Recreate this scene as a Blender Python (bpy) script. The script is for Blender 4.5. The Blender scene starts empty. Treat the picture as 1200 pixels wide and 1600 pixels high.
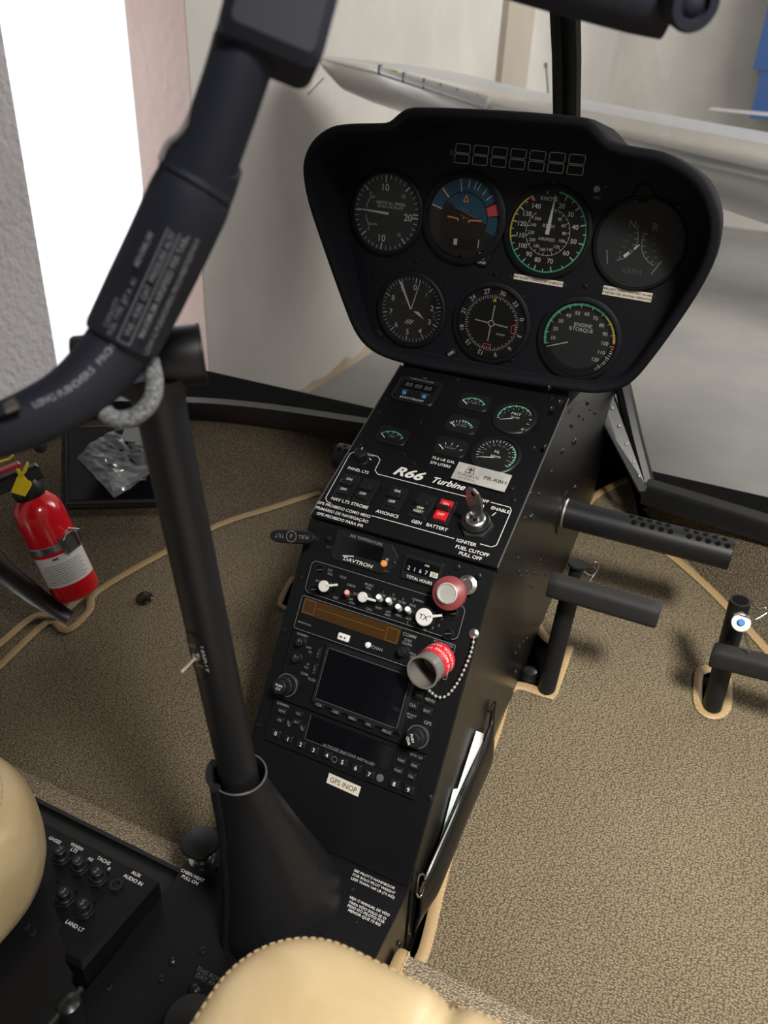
import bpy, bmesh, math, random
from mathutils import Vector, Matrix
from math import sin, cos, pi, radians, sqrt, atan2, hypot
random.seed(7)
C = bpy.context.scene.collection
SC = bpy.context.scene

# ------------------------------------------------------------------ camera
CAM = Vector((0.24100911, -0.54735515, 0.45945105))
RX = Vector((0.90391109, 0.42538385, 0.04464664))      # image right
RD = Vector((0.24794784, -0.43607675, -0.86507742))    # image down
RF = Vector((-0.34852060, 0.79302311, -0.49964762))    # forward
FPX = 1250.0
cd = bpy.data.cameras.new('camera'); cam = bpy.data.objects.new('camera', cd); C.objects.link(cam)
cam.matrix_world = Matrix(((RX.x, -RD.x, -RF.x, CAM.x), (RX.y, -RD.y, -RF.y, CAM.y), (RX.z, -RD.z, -RF.z, CAM.z), (0, 0, 0, 1)))
cd.sensor_fit = 'VERTICAL'; cd.sensor_height = 36.0; cd.sensor_width = 27.0
cd.lens = FPX * 36.0 / 1600.0
cd.clip_start = 0.01; cd.clip_end = 100
cd.dof.use_dof = True; cd.dof.focus_distance = 0.82; cd.dof.aperture_fstop = 8.0
SC.camera = cam

# ------------------------------------------------------------------ light, world, exposure
SC.view_settings.view_transform = 'Standard'; SC.view_settings.look = 'None'
SC.view_settings.gamma = 1.0; SC.view_settings.use_curve_mapping = False
SC.view_settings.exposure = 0.0
wd = bpy.data.worlds.new('world'); SC.world = wd; wd.use_nodes = True
bg = wd.node_tree.nodes['Background']; bg.inputs[0].default_value = (0.93, 0.96, 1.0, 1); bg.inputs[1].default_value = 2.0

def area(name, loc, target, sx, sy, power, col):
    l = bpy.data.lights.new(name, 'AREA'); l.shape = 'RECTANGLE'; l.size = sx; l.size_y = sy; l.energy = power; l.color = col
    o = bpy.data.objects.new(name, l); C.objects.link(o); o.location = loc
    o.rotation_euler = (Vector(target) - Vector(loc)).to_track_quat('-Z', 'Y').to_euler()
    return o
area('hangar_far_light', (2.6, 5.4, 3.3), (-.6, 7.0, -0.4), 3.6, 3.2, 430, (1.0, 0.96, 0.91))
area('hangar_near_light', (2.0, 2.4, 3.3), (-1.7, 1.6, 0.0), 2.0, 2.0, 72, (1.0, 0.97, 0.95))
dl = area('hangar_door_daylight', (.75, -.70, 1.30), (0.36, 0.08, -0.25), .24, .24, 6.0, (1.0, 0.94, 0.84)); dl.data.spread = radians(58)

# ------------------------------------------------------------------ rays and planes
def ray(u, v): return RX * ((u - 600) / FPX) + RD * ((v - 800) / FPX) + RF
def at(u, v, d): return CAM + ray(u, v) * d                 # point at depth d
def onx(u, v, x): r = ray(u, v); return CAM + r * ((x - CAM.x) / r.x)
def ony(u, v, y): r = ray(u, v); return CAM + r * ((y - CAM.y) / r.y)
def onz(u, v, z): r = ray(u, v); return CAM + r * ((z - CAM.z) / r.z)
def onp(u, v, P, n): r = ray(u, v); return CAM + r * (((P - CAM).dot(n)) / r.dot(n))
def frame(O, U, V):
    U = Vector(U).normalized(); V = Vector(V); V = (V - U * V.dot(U)).normalized(); N = U.cross(V)
    return Matrix(((U.x, V.x, N.x, O[0]), (U.y, V.y, N.y, O[1]), (U.z, V.z, N.z, O[2]), (0, 0, 0, 1)))
def loc(F, u, v, h=0.0):                                    # local x, y where the ray meets the plane z=h of F
    n = F.col[2].xyz; O = F.col[3].xyz + n * h
    p = F.inverted() @ onp(u, v, O, n); return p.x, p.y
TH = 1.01334345
LOW = frame((0, 0, 0), (1, 0, 0), (0, cos(TH), sin(TH)))
A2 = radians(24.3)
MID = frame((0, 0.041, 0.064), (1, 0, 0), (0, cos(A2), sin(A2)))
T3 = radians(85)
UP = frame((0, 0.25, 0.155), (1, 0, 0), (0, cos(T3), sin(T3)))
FL = frame((0, -0.1, -0.31), (1, 0, 0), (0, 1, 0.25))
TUN = frame((0, 0, -0.19), (1, 0, 0), (0, 1, 0))
SIDE = frame((0.095, 0, 0), (0, 1, 0), (0, 0, 1))           # normal +x
I4 = Matrix.Identity(4)
def T(x, y, z=0.0): return Matrix.Translation((x, y, z))
def RZ(a): return Matrix.Rotation(a, 4, 'Z')

# ------------------------------------------------------------------ materials
def mat(name, col, rough=0.5, metal=0.0, bump=None, var=None, spec=0.5, trans=0.0, coat=0.0, emit=None):
    m = bpy.data.materials.new(name); m.use_nodes = True; nt = m.node_tree; b = nt.nodes['Principled BSDF']
    b.inputs['Base Color'].default_value = (*col, 1); b.inputs['Roughness'].default_value = rough
    b.inputs['Metallic'].default_value = metal; b.inputs['Specular IOR Level'].default_value = spec
    b.inputs['Transmission Weight'].default_value = trans; b.inputs['Coat Weight'].default_value = coat
    if emit: b.inputs['Emission Color'].default_value = (*emit[0], 1); b.inputs['Emission Strength'].default_value = emit[1]
    tc = nt.nodes.new('ShaderNodeTexCoord')
    if var:                                                  # (scale, colour2, contrast lo, hi)
        n = nt.nodes.new('ShaderNodeTexNoise'); n.inputs['Scale'].default_value = var[0]; n.inputs['Detail'].default_value = 5
        r = nt.nodes.new('ShaderNodeValToRGB'); r.color_ramp.elements[0].position = var[2]; r.color_ramp.elements[1].position = var[3]
        r.color_ramp.elements[0].color = (*col, 1); r.color_ramp.elements[1].color = (*var[1], 1)
        nt.links.new(tc.outputs['Object'], n.inputs['Vector']); nt.links.new(n.outputs['Fac'], r.inputs[0]); nt.links.new(r.outputs[0], b.inputs['Base Color'])
    if bump:                                                 # (scale, strength, distance)
        n = nt.nodes.new('ShaderNodeTexNoise'); n.inputs['Scale'].default_value = bump[0]; n.inputs['Detail'].default_value = 3
        u = nt.nodes.new('ShaderNodeBump'); u.inputs['Strength'].default_value = bump[1]; u.inputs['Distance'].default_value = bump[2]
        nt.links.new(tc.outputs['Object'], n.inputs['Vector']); nt.links.new(n.outputs['Fac'], u.inputs['Height']); nt.links.new(u.outputs[0], b.inputs['Normal'])
    return m
M = {}
M['panel'] = mat('panel_black', (.0035, .0045, .0080), .6, spec=.25, bump=(900, .15, .0003))
M['hood'] = mat('hood_black_grain', (.0040, .0050, .0085), .8, spec=.22, bump=(700, .5, .0006))
M['plate'] = mat('plate_black', (.0040, .0045, .0062), .42, spec=.3, bump=(500, .12, .0003))
M['satin'] = mat('satin_black_paint', (.008, .0085, .0095), .33, bump=(400, .08, .0002))
M['side'] = mat('console_side_paint', (.007, .007, .0068), .32, spec=.45, bump=(60, .15, .0008))
M['tube'] = mat('tube_black', (.008, .0085, .011), .45, spec=.4, bump=(300, .1, .0003))
M['armt'] = mat('control_arm_black', (.016, .019, .032), .62, spec=.3)  # base tinted faintly blue for the lens flare veiling the arm
M['blk'] = mat('black_plastic', (.007, .0075, .009), .4)
M['rub'] = mat('black_rubber', (.012, .012, .013), .7, bump=(500, .4, .0006))
M['void'] = mat('dark_recess', (.003, .003, .003), .9, spec=.1)
M['leather_b'] = mat('black_leather', (.008, .008, .0095), .40, spec=.4, bump=(60, .35, .002))
M['dial'] = mat('dial_black', (.006, .0065, .0075), .5)
M['dialg'] = mat('dial_grey', (.020, .022, .025), .6)
M['dialb'] = mat('dial_brown', (.020, .014, .010), .5)
M['sky'] = mat('dial_blue', (.020, .075, .13), .5)
M['white'] = mat('white_marking', (.55, .56, .56), .6)
M['dim'] = mat('dim_marking', (.20, .21, .22), .6)
M['annun'] = mat('annunciator_outline', (.42, .41, .38), .6)
M['dim2'] = mat('faint_marking', (.085, .09, .095), .6)
M['pt'] = mat('lettering_white', (.66, .66, .66), .6)
M['green'] = mat('dial_green', (.05, .36, .20), .6)
M['yellow'] = mat('dial_yellow', (.50, .42, .04), .6)
M['red'] = mat('dial_red', (.55, .07, .07), .6)
M['orange'] = mat('dial_orange', (.75, .28, .08), .6)
M['tape'] = mat('label_tape', (.62, .58, .50), .5)
M['ink'] = mat('label_ink', (.03, .03, .03), .6)
M['chrome'] = mat('chrome', (.62, .62, .61), .18, 1.0)
M['steel'] = mat('brushed_steel', (.42, .42, .41), .34, 1.0, bump=(200, .1, .0003))
M['alu'] = mat('dull_aluminium', (.33, .33, .33), .45, .9)
M['plac'] = mat('brushed_placard', (.50, .50, .49), .35, .35, var=(60, (.62, .62, .61), .4, .6))
M['edge'] = mat('worn_edge_metal', (.50, .50, .50), .3, .9)
M['glassk'] = mat('display_glass', (.004, .004, .006), .08, spec=.6)
M['amber'] = mat('amber_filter', (.050, .024, .006), .25)
M['amber2'] = mat('amber_inner', (.15, .075, .02), .4)
M['redsw'] = mat('red_switch', (.62, .012, .022), .35)
M['redk'] = mat('red_knob', (.24, .045, .052), .4)
M['redband'] = mat('red_band', (.72, .015, .03), .45)
M['blue'] = mat('blue_button', (.03, .20, .55), .4)
M['pink'] = mat('pink_cap', (.72, .22, .24), .5)
M['led'] = mat('orange_lamp', (.85, .30, .08), .3)
M['brass'] = mat('brown_stud', (.05, .042, .033), .25, .8)
M['fred'] = mat('extinguisher_red', (.62, .008, .018), .2, coat=.5)
M['tagy'] = mat('yellow_tag', (.80, .60, .01), .45)
M['lab'] = mat('extinguisher_label', (.66, .65, .64), .5)
M['paper'] = mat('paper', (.74, .76, .78), .7)
M['bind'] = mat('tan_binding', (.36, .25, .125), .5, bump=(300, .2, .0004))
M['stitch'] = mat('stitch_thread', (.60, .45, .26), .7)
M['thread'] = mat('seat_thread', (.50, .37, .20), .6)
M['silver'] = mat('wing_paint', (.52, .53, .55), .35, .3)
M['polish'] = mat('polished_leading_edge', (.74, .72, .68), .25, .75)
M['lens'] = mat('lamp_lens', (.62, .62, .60), .1, .6)
M['lensd'] = mat('lamp_lens_dark', (.08, .08, .08), .2)
M['bluep'] = mat('blue_paint', (.045, .11, .30), .4)

def leather():
    m = mat('cream_leather', (.72, .56, .34), .36, spec=.55); nt = m.node_tree; b = nt.nodes['Principled BSDF']
    tc = nt.nodes.new('ShaderNodeTexCoord')
    v = nt.nodes.new('ShaderNodeTexVoronoi'); v.inputs['Scale'].default_value = 420
    n = nt.nodes.new('ShaderNodeTexNoise'); n.inputs['Scale'].default_value = 14; n.inputs['Detail'].default_value = 6; n.inputs['Distortion'].default_value = 1.2
    b1 = nt.nodes.new('ShaderNodeBump'); b1.inputs['Strength'].default_value = .12; b1.inputs['Distance'].default_value = .0004
    b2 = nt.nodes.new('ShaderNodeBump'); b2.inputs['Strength'].default_value = .35; b2.inputs['Distance'].default_value = .006
    r = nt.nodes.new('ShaderNodeValToRGB'); r.color_ramp.elements[0].color = (.50, .375, .205, 1); r.color_ramp.elements[1].color = (.58, .455, .27, 1)
    r.color_ramp.elements[0].position = .35; r.color_ramp.elements[1].position = .65
    L = nt.links.new
    L(tc.outputs['Object'], v.inputs['Vector']); L(tc.outputs['Object'], n.inputs['Vector'])
    L(v.outputs['Distance'], b1.inputs['Height']); L(n.outputs['Fac'], b2.inputs['Height']); L(b1.outputs[0], b2.inputs['Normal']); L(b2.outputs[0], b.inputs['Normal'])
    L(n.outputs['Fac'], r.inputs[0]); L(r.outputs[0], b.inputs['Base Color'])
    return m
M['leather'] = leather()

def carpet(name, c1, c2, c3, scale):
    m = mat(name, c1, .95, spec=.1); nt = m.node_tree; b = nt.nodes['Principled BSDF']; L = nt.links.new
    tc = nt.nodes.new('ShaderNodeTexCoord'); mp = nt.nodes.new('ShaderNodeMapping'); L(tc.outputs['Object'], mp.inputs['Vector'])
    mp.inputs['Scale'].default_value = (1.0, 1.9, 1.3)
    d = nt.nodes.new('ShaderNodeTexNoise'); d.inputs['Scale'].default_value = scale * .6; d.inputs['Detail'].default_value = 2
    ad = nt.nodes.new('ShaderNodeMixRGB'); ad.blend_type = 'ADD'; ad.inputs[0].default_value = .0025
    L(mp.outputs[0], ad.inputs[1]); L(d.outputs['Color'], ad.inputs[2]); L(mp.outputs[0], d.inputs['Vector'])
    v = nt.nodes.new('ShaderNodeTexVoronoi'); v.inputs['Scale'].default_value = scale; v.inputs['Randomness'].default_value = .75; L(ad.outputs[0], v.inputs['Vector'])
    r = nt.nodes.new('ShaderNodeValToRGB'); e = r.color_ramp.elements
    e[0].position = .16; e[0].color = (*c1, 1); e[1].position = .62; e[1].color = (*c2, 1)
    L(v.outputs['Distance'], r.inputs[0])
    n2 = nt.nodes.new('ShaderNodeTexNoise'); n2.inputs['Scale'].default_value = 7; n2.inputs['Detail'].default_value = 4; L(tc.outputs['Object'], n2.inputs['Vector'])
    mx = nt.nodes.new('ShaderNodeMixRGB'); mx.blend_type = 'MULTIPLY'; mx.inputs[0].default_value = .5
    r2 = nt.nodes.new('ShaderNodeValToRGB'); r2.color_ramp.elements[0].position = .3; r2.color_ramp.elements[0].color = (*c3, 1); r2.color_ramp.elements[1].position = .6; r2.color_ramp.elements[1].color = (1, 1, 1, 1)
    L(n2.outputs['Fac'], r2.inputs[0]); L(r.outputs[0], mx.inputs[1]); L(r2.outputs[0], mx.inputs[2]); L(mx.outputs[0], b.inputs['Base Color'])
    bu = nt.nodes.new('ShaderNodeBump'); bu.invert = True; bu.inputs['Strength'].default_value = 1.0; bu.inputs['Distance'].default_value = .0024
    L(v.outputs['Distance'], bu.inputs['Height']); L(bu.outputs[0], b.inputs['Normal'])
    return m
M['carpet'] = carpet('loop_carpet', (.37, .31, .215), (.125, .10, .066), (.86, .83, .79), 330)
M['carpet_lit'] = carpet('step_carpet_lit', (.58, .50, .37), (.22, .18, .13), (.8, .76, .7), 330)  # lighter than the floor carpet, the light on the step put into colour
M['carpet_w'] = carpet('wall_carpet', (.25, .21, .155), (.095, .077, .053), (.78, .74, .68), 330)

def glassmat(name, fac, tint=(1, 1, 1), rough=0.02):
    m = bpy.data.materials.new(name); m.use_nodes = True; nt = m.node_tree; nt.nodes.clear(); L = nt.links.new
    o = nt.nodes.new('ShaderNodeOutputMaterial'); mx = nt.nodes.new('ShaderNodeMixShader'); t = nt.nodes.new('ShaderNodeBsdfTransparent'); g = nt.nodes.new('ShaderNodeBsdfGlossy')
    t.inputs[0].default_value = (*tint, 1); g.inputs['Roughness'].default_value = rough
    lw = nt.nodes.new('ShaderNodeFresnel'); lw.inputs[0].default_value = 1.35
    mm = nt.nodes.new('ShaderNodeMath'); mm.operation = 'MULTIPLY'; mm.inputs[1].default_value = fac
    L(lw.outputs[0], mm.inputs[0]); L(mm.outputs[0], mx.inputs[0]); L(t.outputs[0], mx.inputs[1]); L(g.outputs[0], mx.inputs[2]); L(mx.outputs[0], o.inputs[0])
    return m
M['glass'] = glassmat('gauge_glass', .6, (.96, .96, .97))
M['acry'] = glassmat('acrylic_windshield', .035, (.97, .975, .98))
M['bag'] = glassmat('clear_plastic_bag', 2.6, (.80, .82, .85), .15)
nt_ = M['bag'].node_tree; mo_ = [n for n in nt_.nodes if n.type == 'OUTPUT_MATERIAL'][0]; src_ = mo_.inputs[0].links[0].from_socket
df_ = nt_.nodes.new('ShaderNodeBsdfDiffuse'); df_.inputs[0].default_value = (.50, .53, .56, 1); m2_ = nt_.nodes.new('ShaderNodeMixShader'); m2_.inputs[0].default_value = .22
nt_.links.new(src_, m2_.inputs[1]); nt_.links.new(df_.outputs[0], m2_.inputs[2]); nt_.links.new(m2_.outputs[0], mo_.inputs[0])

def plaster(name, c1, c2, bs, bstr):
    m = mat(name, c1, .9, spec=.2); nt = m.node_tree; b = nt.nodes['Principled BSDF']; L = nt.links.new
    tc = nt.nodes.new('ShaderNodeTexCoord')
    n = nt.nodes.new('ShaderNodeTexNoise'); n.inputs['Scale'].default_value = 1.1; n.inputs['Detail'].default_value = 7; n.inputs['Roughness'].default_value = .62
    r = nt.nodes.new('ShaderNodeValToRGB'); r.color_ramp.elements[0].position = .35; r.color_ramp.elements[1].position = .62
    r.color_ramp.elements[0].color = (*c2, 1); r.color_ramp.elements[1].color = (*c1, 1)
    L(tc.outputs['Object'], n.inputs['Vector']); L(n.outputs['Fac'], r.inputs[0]); L(r.outputs[0], b.inputs['Base Color'])
    n2 = nt.nodes.new('ShaderNodeTexNoise'); n2.inputs['Scale'].default_value = bs; n2.inputs['Detail'].default_value = 4; L(tc.outputs['Object'], n2.inputs['Vector'])
    bu = nt.nodes.new('ShaderNodeBump'); bu.inputs['Strength'].default_value = bstr; bu.inputs['Distance'].default_value = .01
    L(n2.outputs['Fac'], bu.inputs['Height']); L(bu.outputs[0], b.inputs['Normal'])
    return m
M['wall'] = plaster('painted_plaster', (.68, .66, .62), (.58, .56, .52), 14, .25)
M['wallr'] = plaster('rough_render', (.66, .64, .65), (.52, .50, .51), 45, 1.0)
M['pinkw'] = plaster('pink_plaster', (.62, .47, .42), (.55, .40, .35), 25, .4)
M['conc'] = plaster('hangar_floor_concrete', (.33, .325, .31), (.26, .256, .25), 6, .03)
M['pave'] = plaster('paving_lit', (.86, .86, .86), (.80, .80, .80), 6, .03)  # near white, the outdoor sunlight put into the colour
M['gpaint'] = mat('grey_bracket_paint', (.085, .09, .095), .38, .2)
M['peel'] = plaster('peeled_plaster', (.45, .36, .25), (.60, .53, .43), 40, .8)
M['beige'] = plaster('beige_plaster', (.50, .45, .38), (.44, .39, .33), 14, .2)

# ------------------------------------------------------------------ mesh builder
TXT = {}
def text_geo(s, bold=0.0, shear=0.0, sp=1.0):
    k = (s, bold, shear, sp)
    if k in TXT: return TXT[k]
    cu = bpy.data.curves.new('t', 'FONT'); cu.body = s; cu.size = 1.0; cu.resolution_u = 3; cu.offset = bold; cu.shear = shear; cu.space_character = sp; cu.space_line = 0.8
    ob = bpy.data.objects.new('t', cu); me = bpy.data.meshes.new_from_object(ob)
    vs = [v.co.copy() for v in me.vertices]; fs = [tuple(p.vertices) for p in me.polygons]
    bpy.data.objects.remove(ob); bpy.data.curves.remove(cu); bpy.data.meshes.remove(me)
    TXT[k] = (vs, fs); return TXT[k]

class MB:
    def __init__(s, m='blk'): s.v = []; s.f = []; s.mi = []; s.mats = []; s.T = Matrix.Identity(4); s.cur = 0; s.mat(m)
    def mat(s, m):
        if m not in s.mats: s.mats.append(m)
        s.cur = s.mats.index(m); return s
    def add(s, vs, fs, T=None):
        b = len(s.v); X = s.T @ T if T is not None else s.T
        s.v += [X @ Vector(p) for p in vs]; s.f += [tuple(b + i for i in f) for f in fs]; s.mi += [s.cur] * len(fs); return s
    def box(s, c, d, T=None, ch=0.0):
        x, y = d[0] / 2, d[1] / 2
        X = (T if T is not None else I4) @ Matrix.Translation(Vector(c))
        return s.prism([(-x, -y), (x, -y), (x, y), (-x, y)], -d[2] / 2, d[2] / 2, ch, T=X)
    def prism(s, o, z0, z1, ch=0.0, T=None, cap0=True):
        n = len(o)
        a = sum(o[i][0] * o[(i + 1) % n][1] - o[(i + 1) % n][0] * o[i][1] for i in range(n))
        if a < 0: o = list(reversed(o))
        rings = [[(x, y, z0) for x, y in o]]
        if ch > 0:
            rings.append([(x, y, z1 - ch) for x, y in o]); ins = []
            for i in range(n):
                p, q, r = Vector(o[i - 1]), Vector(o[i]), Vector(o[(i + 1) % n])
                d1 = (q - p).normalized(); d2 = (r - q).normalized()
                n1 = Vector((-d1.y, d1.x)); n2 = Vector((-d2.y, d2.x)); m_ = (n1 + n2); m_ = m_ / max(m_.length_squared / 2, .3)
                w = q + m_ * ch; ins.append((w.x, w.y, z1))
            rings.append(ins)
        else: rings.append([(x, y, z1) for x, y in o])
        vs = [p for r in rings for p in r]; fs = []
        for k in range(len(rings) - 1):
            for i in range(n): j = (i + 1) % n; fs.append((k * n + i, k * n + j, (k + 1) * n + j, (k + 1) * n + i))
        fs.append(tuple((len(rings) - 1) * n + i for i in range(n)))
        if cap0: fs.append(tuple(reversed(range(n))))
        return s.add(vs, fs, T)
    def rbox(s, c, d, r, z0, z1, ch=0.0, T=None, seg=5):
        return s.prism(rrect(c, d, r, seg), z0, z1, ch, T)
    def lathe(s, prof, T=None, seg=32, a0=0.0, a1=2 * pi):
        full = abs(a1 - a0 - 2 * pi) < 1e-6; k = seg if full else seg + 1
        vs = []; fs = []
        for r, z in prof:
            for i in range(k): a = a0 + (a1 - a0) * i / seg; vs.append((r * cos(a), r * sin(a), z))
        for j in range(len(prof) - 1):
            for i in range(seg):
                i2 = (i + 1) % k
                fs.append((j * k + i, j * k + i2, (j + 1) * k + i2, (j + 1) * k + i))
        return s.add(vs, fs, T)
    def cyl(s, r, z0, z1, ch=0.0, T=None, seg=24, r2=None):
        r2 = r if r2 is None else r2
        p = [(0, z0), (r, z0)] + ([(r2, z1 - ch), (r2 - ch, z1)] if ch else [(r2, z1)]) + [(0, z1)]
        return s.lathe(p, T, seg)
    def knurl(s, r, z0, z1, n=24, dep=.06, T=None, ch=.0006):
        o = []
        for i in range(2 * n): a = pi * i / n; q = r * (1 - (dep if i % 2 else 0)); o.append((q * cos(a), q * sin(a)))
        return s.prism(o, z0, z1, ch, T)
    def disc(s, r, z, T=None, seg=40):
        return s.add([(r * cos(2 * pi * i / seg), r * sin(2 * pi * i / seg), z) for i in range(seg)], [tuple(range(seg))], T)
    def poly(s, pts, z, T=None):
        a = sum(pts[i - 1][0] * pts[i][1] - pts[i][0] * pts[i - 1][1] for i in range(len(pts)))
        if a < 0: pts = list(reversed(pts))
        return s.add([(x, y, z) for x, y in pts], [tuple(range(len(pts)))], T)
    def arc(s, r0, r1, d0, d1, z, T=None, seg=None):         # clock degrees
        n = seg or max(2, int(abs(d1 - d0) / 4)); vs = []; fs = []
        for i in range(n + 1):
            a = radians(90 - (d0 + (d1 - d0) * i / n)); vs += [(r0 * cos(a), r0 * sin(a), z), (r1 * cos(a), r1 * sin(a), z)]
        for i in range(n): fs.append((2 * i, 2 * i + 2, 2 * i + 3, 2 * i + 1))
        return s.add(vs, fs, T)
    def line(s, a, b, w, z, T=None, w2=None):
        a = Vector(a); b = Vector(b); d = (b - a).normalized(); n = Vector((-d.y, d.x)); w2 = w if w2 is None else w2
        p = [a - n * w / 2, b - n * w2 / 2, b + n * w2 / 2, a + n * w / 2]
        return s.add([(q.x, q.y, z) for q in p], [(0, 1, 2, 3)], T)
    def outline(s, pts, w, z, close=True, T=None):
        n = len(pts)
        for i in range(n if close else n - 1): s.line(pts[i], pts[(i + 1) % n], w, z, T)
        return s
    def tick(s, deg, r0, r1, w, z, T=None):
        a = radians(90 - deg); return s.line((r0 * cos(a), r0 * sin(a)), (r1 * cos(a), r1 * sin(a)), w, z, T)
    def text(s, t, x, y, h, z, al='C', rot=0.0, bold=0.0, shear=0.0, T=None, sp=1.0, sx=1.0):
        vs, fs = text_geo(t, bold, shear, sp)
        if not vs: return s
        k = h / 0.69; x0 = min(v.x for v in vs); x1 = max(v.x for v in vs); y0 = min(v.y for v in vs); y1 = max(v.y for v in vs)
        ox = {'C': (x0 + x1) / 2, 'L': x0, 'R': x1}[al]; oy = (y0 + y1) / 2
        X = Matrix.Translation((x, y, z)) @ RZ(rot) @ Matrix.Diagonal((k * sx, k, 1, 1)) @ Matrix.Translation((-ox, -oy, 0))
        if T is not None: X = T @ X
        return s.add(vs, fs, X)
    def ctext(s, t, deg, r, h, z, T=None, tan=False, bold=0.0):
        a = radians(90 - deg); return s.text(t, r * cos(a), r * sin(a), h, z, rot=(-radians(deg) if tan else 0), T=T, bold=bold)
    def tube(s, path, rad, seg=12, caps=True, flat=1.0, up=None):
        P = [Vector(p) for p in path]; n = len(P); R = rad if isinstance(rad, (list, tuple)) else [rad] * n
        t = (P[1] - P[0]).normalized(); u = (Vector(up) if up is not None else (Vector((0, 0, 1)) if abs(t.z) < .9 else Vector((1, 0, 0))))
        vs = []; fs = []
        for i in range(n):
            t = (P[min(i + 1, n - 1)] - P[max(i - 1, 0)]).normalized()
            if up is not None: u = Vector(up)
            u = (u - t * u.dot(t)).normalized(); w = t.cross(u)
            for k in range(seg): a = 2 * pi * k / seg; vs.append(P[i] + (w * cos(a) + u * sin(a) * flat) * R[i])
        for i in range(n - 1):
            for k in range(seg): k2 = (k + 1) % seg; fs.append((i * seg + k, i * seg + k2, (i + 1) * seg + k2, (i + 1) * seg + k))
        if caps: fs.append(tuple(reversed(range(seg)))); fs.append(tuple((n - 1) * seg + k for k in range(seg)))
        return s.add(vs, fs)
    def loft(s, rings, close=True, cap0=False, cap1=False):
        n = len(rings[0]); vs = [p for r in rings for p in r]; fs = []
        for j in range(len(rings) - 1):
            for i in range(n if close else n - 1):
                k = (i + 1) % n; fs.append((j * n + i, j * n + k, (j + 1) * n + k, (j + 1) * n + i))
        if cap0: fs.append(tuple(reversed(range(n))))
        if cap1: fs.append(tuple((len(rings) - 1) * n + i for i in range(n)))
        return s.add(vs, fs)
    def build(s, name, parent=None, Mx=None, smooth=35, sub=0, fix=True, solid=0.0, face=None):
        me = bpy.data.meshes.new(name); me.from_pydata([tuple(v) for v in s.v], [], s.f)
        for m in s.mats: me.materials.append(M[m])
        me.polygons.foreach_set('material_index', s.mi); me.update()
        if fix:
            bm = bmesh.new(); bm.from_mesh(me); bmesh.ops.remove_doubles(bm, verts=bm.verts, dist=1e-7); bmesh.ops.recalc_face_normals(bm, faces=bm.faces)
            if face is not None and sum(f.normal.dot(Vector(face)) * f.calc_area() for f in bm.faces) < 0: bmesh.ops.reverse_faces(bm, faces=bm.faces)
            bm.to_mesh(me); bm.free()
        if smooth: me.shade_smooth(); me.set_sharp_from_angle(angle=radians(smooth))
        o = bpy.data.objects.new(name, me); C.objects.link(o)
        if parent is not None: o.parent = parent
        if Mx is not None: o.matrix_local = Mx
        if solid: q = o.modifiers.new('solid', 'SOLIDIFY'); q.thickness = solid; q.offset = 0
        if sub: q = o.modifiers.new('sub', 'SUBSURF'); q.levels = sub; q.render_levels = sub
        return o
def rrect(c, d, r, seg=5):
    x, y = d[0] / 2, d[1] / 2; o = []
    for cx, cy, a0 in ((x - r, y - r, 0), (-x + r, y - r, 90), (-x + r, -y + r, 180), (x - r, -y + r, 270)):
        for i in range(seg + 1): a = radians(a0 + 90 * i / seg); o.append((c[0] + cx + r * cos(a), c[1] + cy + r * sin(a)))
    return o
def flat(mb, name, parent=None, Mx=None): return mb.build(name, parent, Mx, smooth=0, fix=False)
def tag(o, label, cat=None, group=None, kind=None):
    o['label'] = label
    if cat: o['category'] = cat
    if group: o['group'] = group
    if kind: o['kind'] = kind
    return o
def thing(name, label, cat, Mx, group=None):
    o = bpy.data.objects.new(name, None); C.objects.link(o); o.empty_display_size = .01
    o.matrix_world = Mx; return tag(o, label, cat, group)
def struct(o): o['kind'] = 'structure'; return o
def catmull(P, n=8):
    P = [Vector(p) for p in P]; Q = [P[0] * 2 - P[1]] + P + [P[-1] * 2 - P[-2]]; out = []
    for i in range(1, len(Q) - 2):
        for k in range(n):
            t = k / n; a, b, c, d = Q[i - 1], Q[i], Q[i + 1], Q[i + 2]
            out.append(0.5 * ((2 * b) + (c - a) * t + (2 * a - 5 * b + 4 * c - d) * t * t + (3 * b - a - 3 * c + d) * t ** 3))
    out.append(P[-1]); return out
def fill(name, loops, z0, thick, m, parent=None, Mx=None):   # flat slab with holes
    bm = bmesh.new()
    for lp in loops:
        vs = [bm.verts.new((p[0], p[1], z0)) for p in lp]
        for i in range(len(vs)): bm.edges.new((vs[i - 1], vs[i]))
    bmesh.ops.triangle_fill(bm, use_beauty=True, use_dissolve=False, edges=bm.edges[:])
    bmesh.ops.recalc_face_normals(bm, faces=bm.faces)
    if bm.faces and sum(f.normal.z for f in bm.faces) < 0: bmesh.ops.reverse_faces(bm, faces=bm.faces)
    r = bmesh.ops.extrude_face_region(bm, geom=bm.faces[:])
    bmesh.ops.translate(bm, vec=(0, 0, -thick), verts=[g for g in r['geom'] if isinstance(g, bmesh.types.BMVert)])
    bmesh.ops.recalc_face_normals(bm, faces=bm.faces)
    me = bpy.data.meshes.new(name); bm.to_mesh(me); bm.free(); me.materials.append(M[m])
    o = bpy.data.objects.new(name, me); C.objects.link(o)
    if parent is not None: o.parent = parent
    if Mx is not None: o.matrix_local = Mx
    return o
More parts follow.
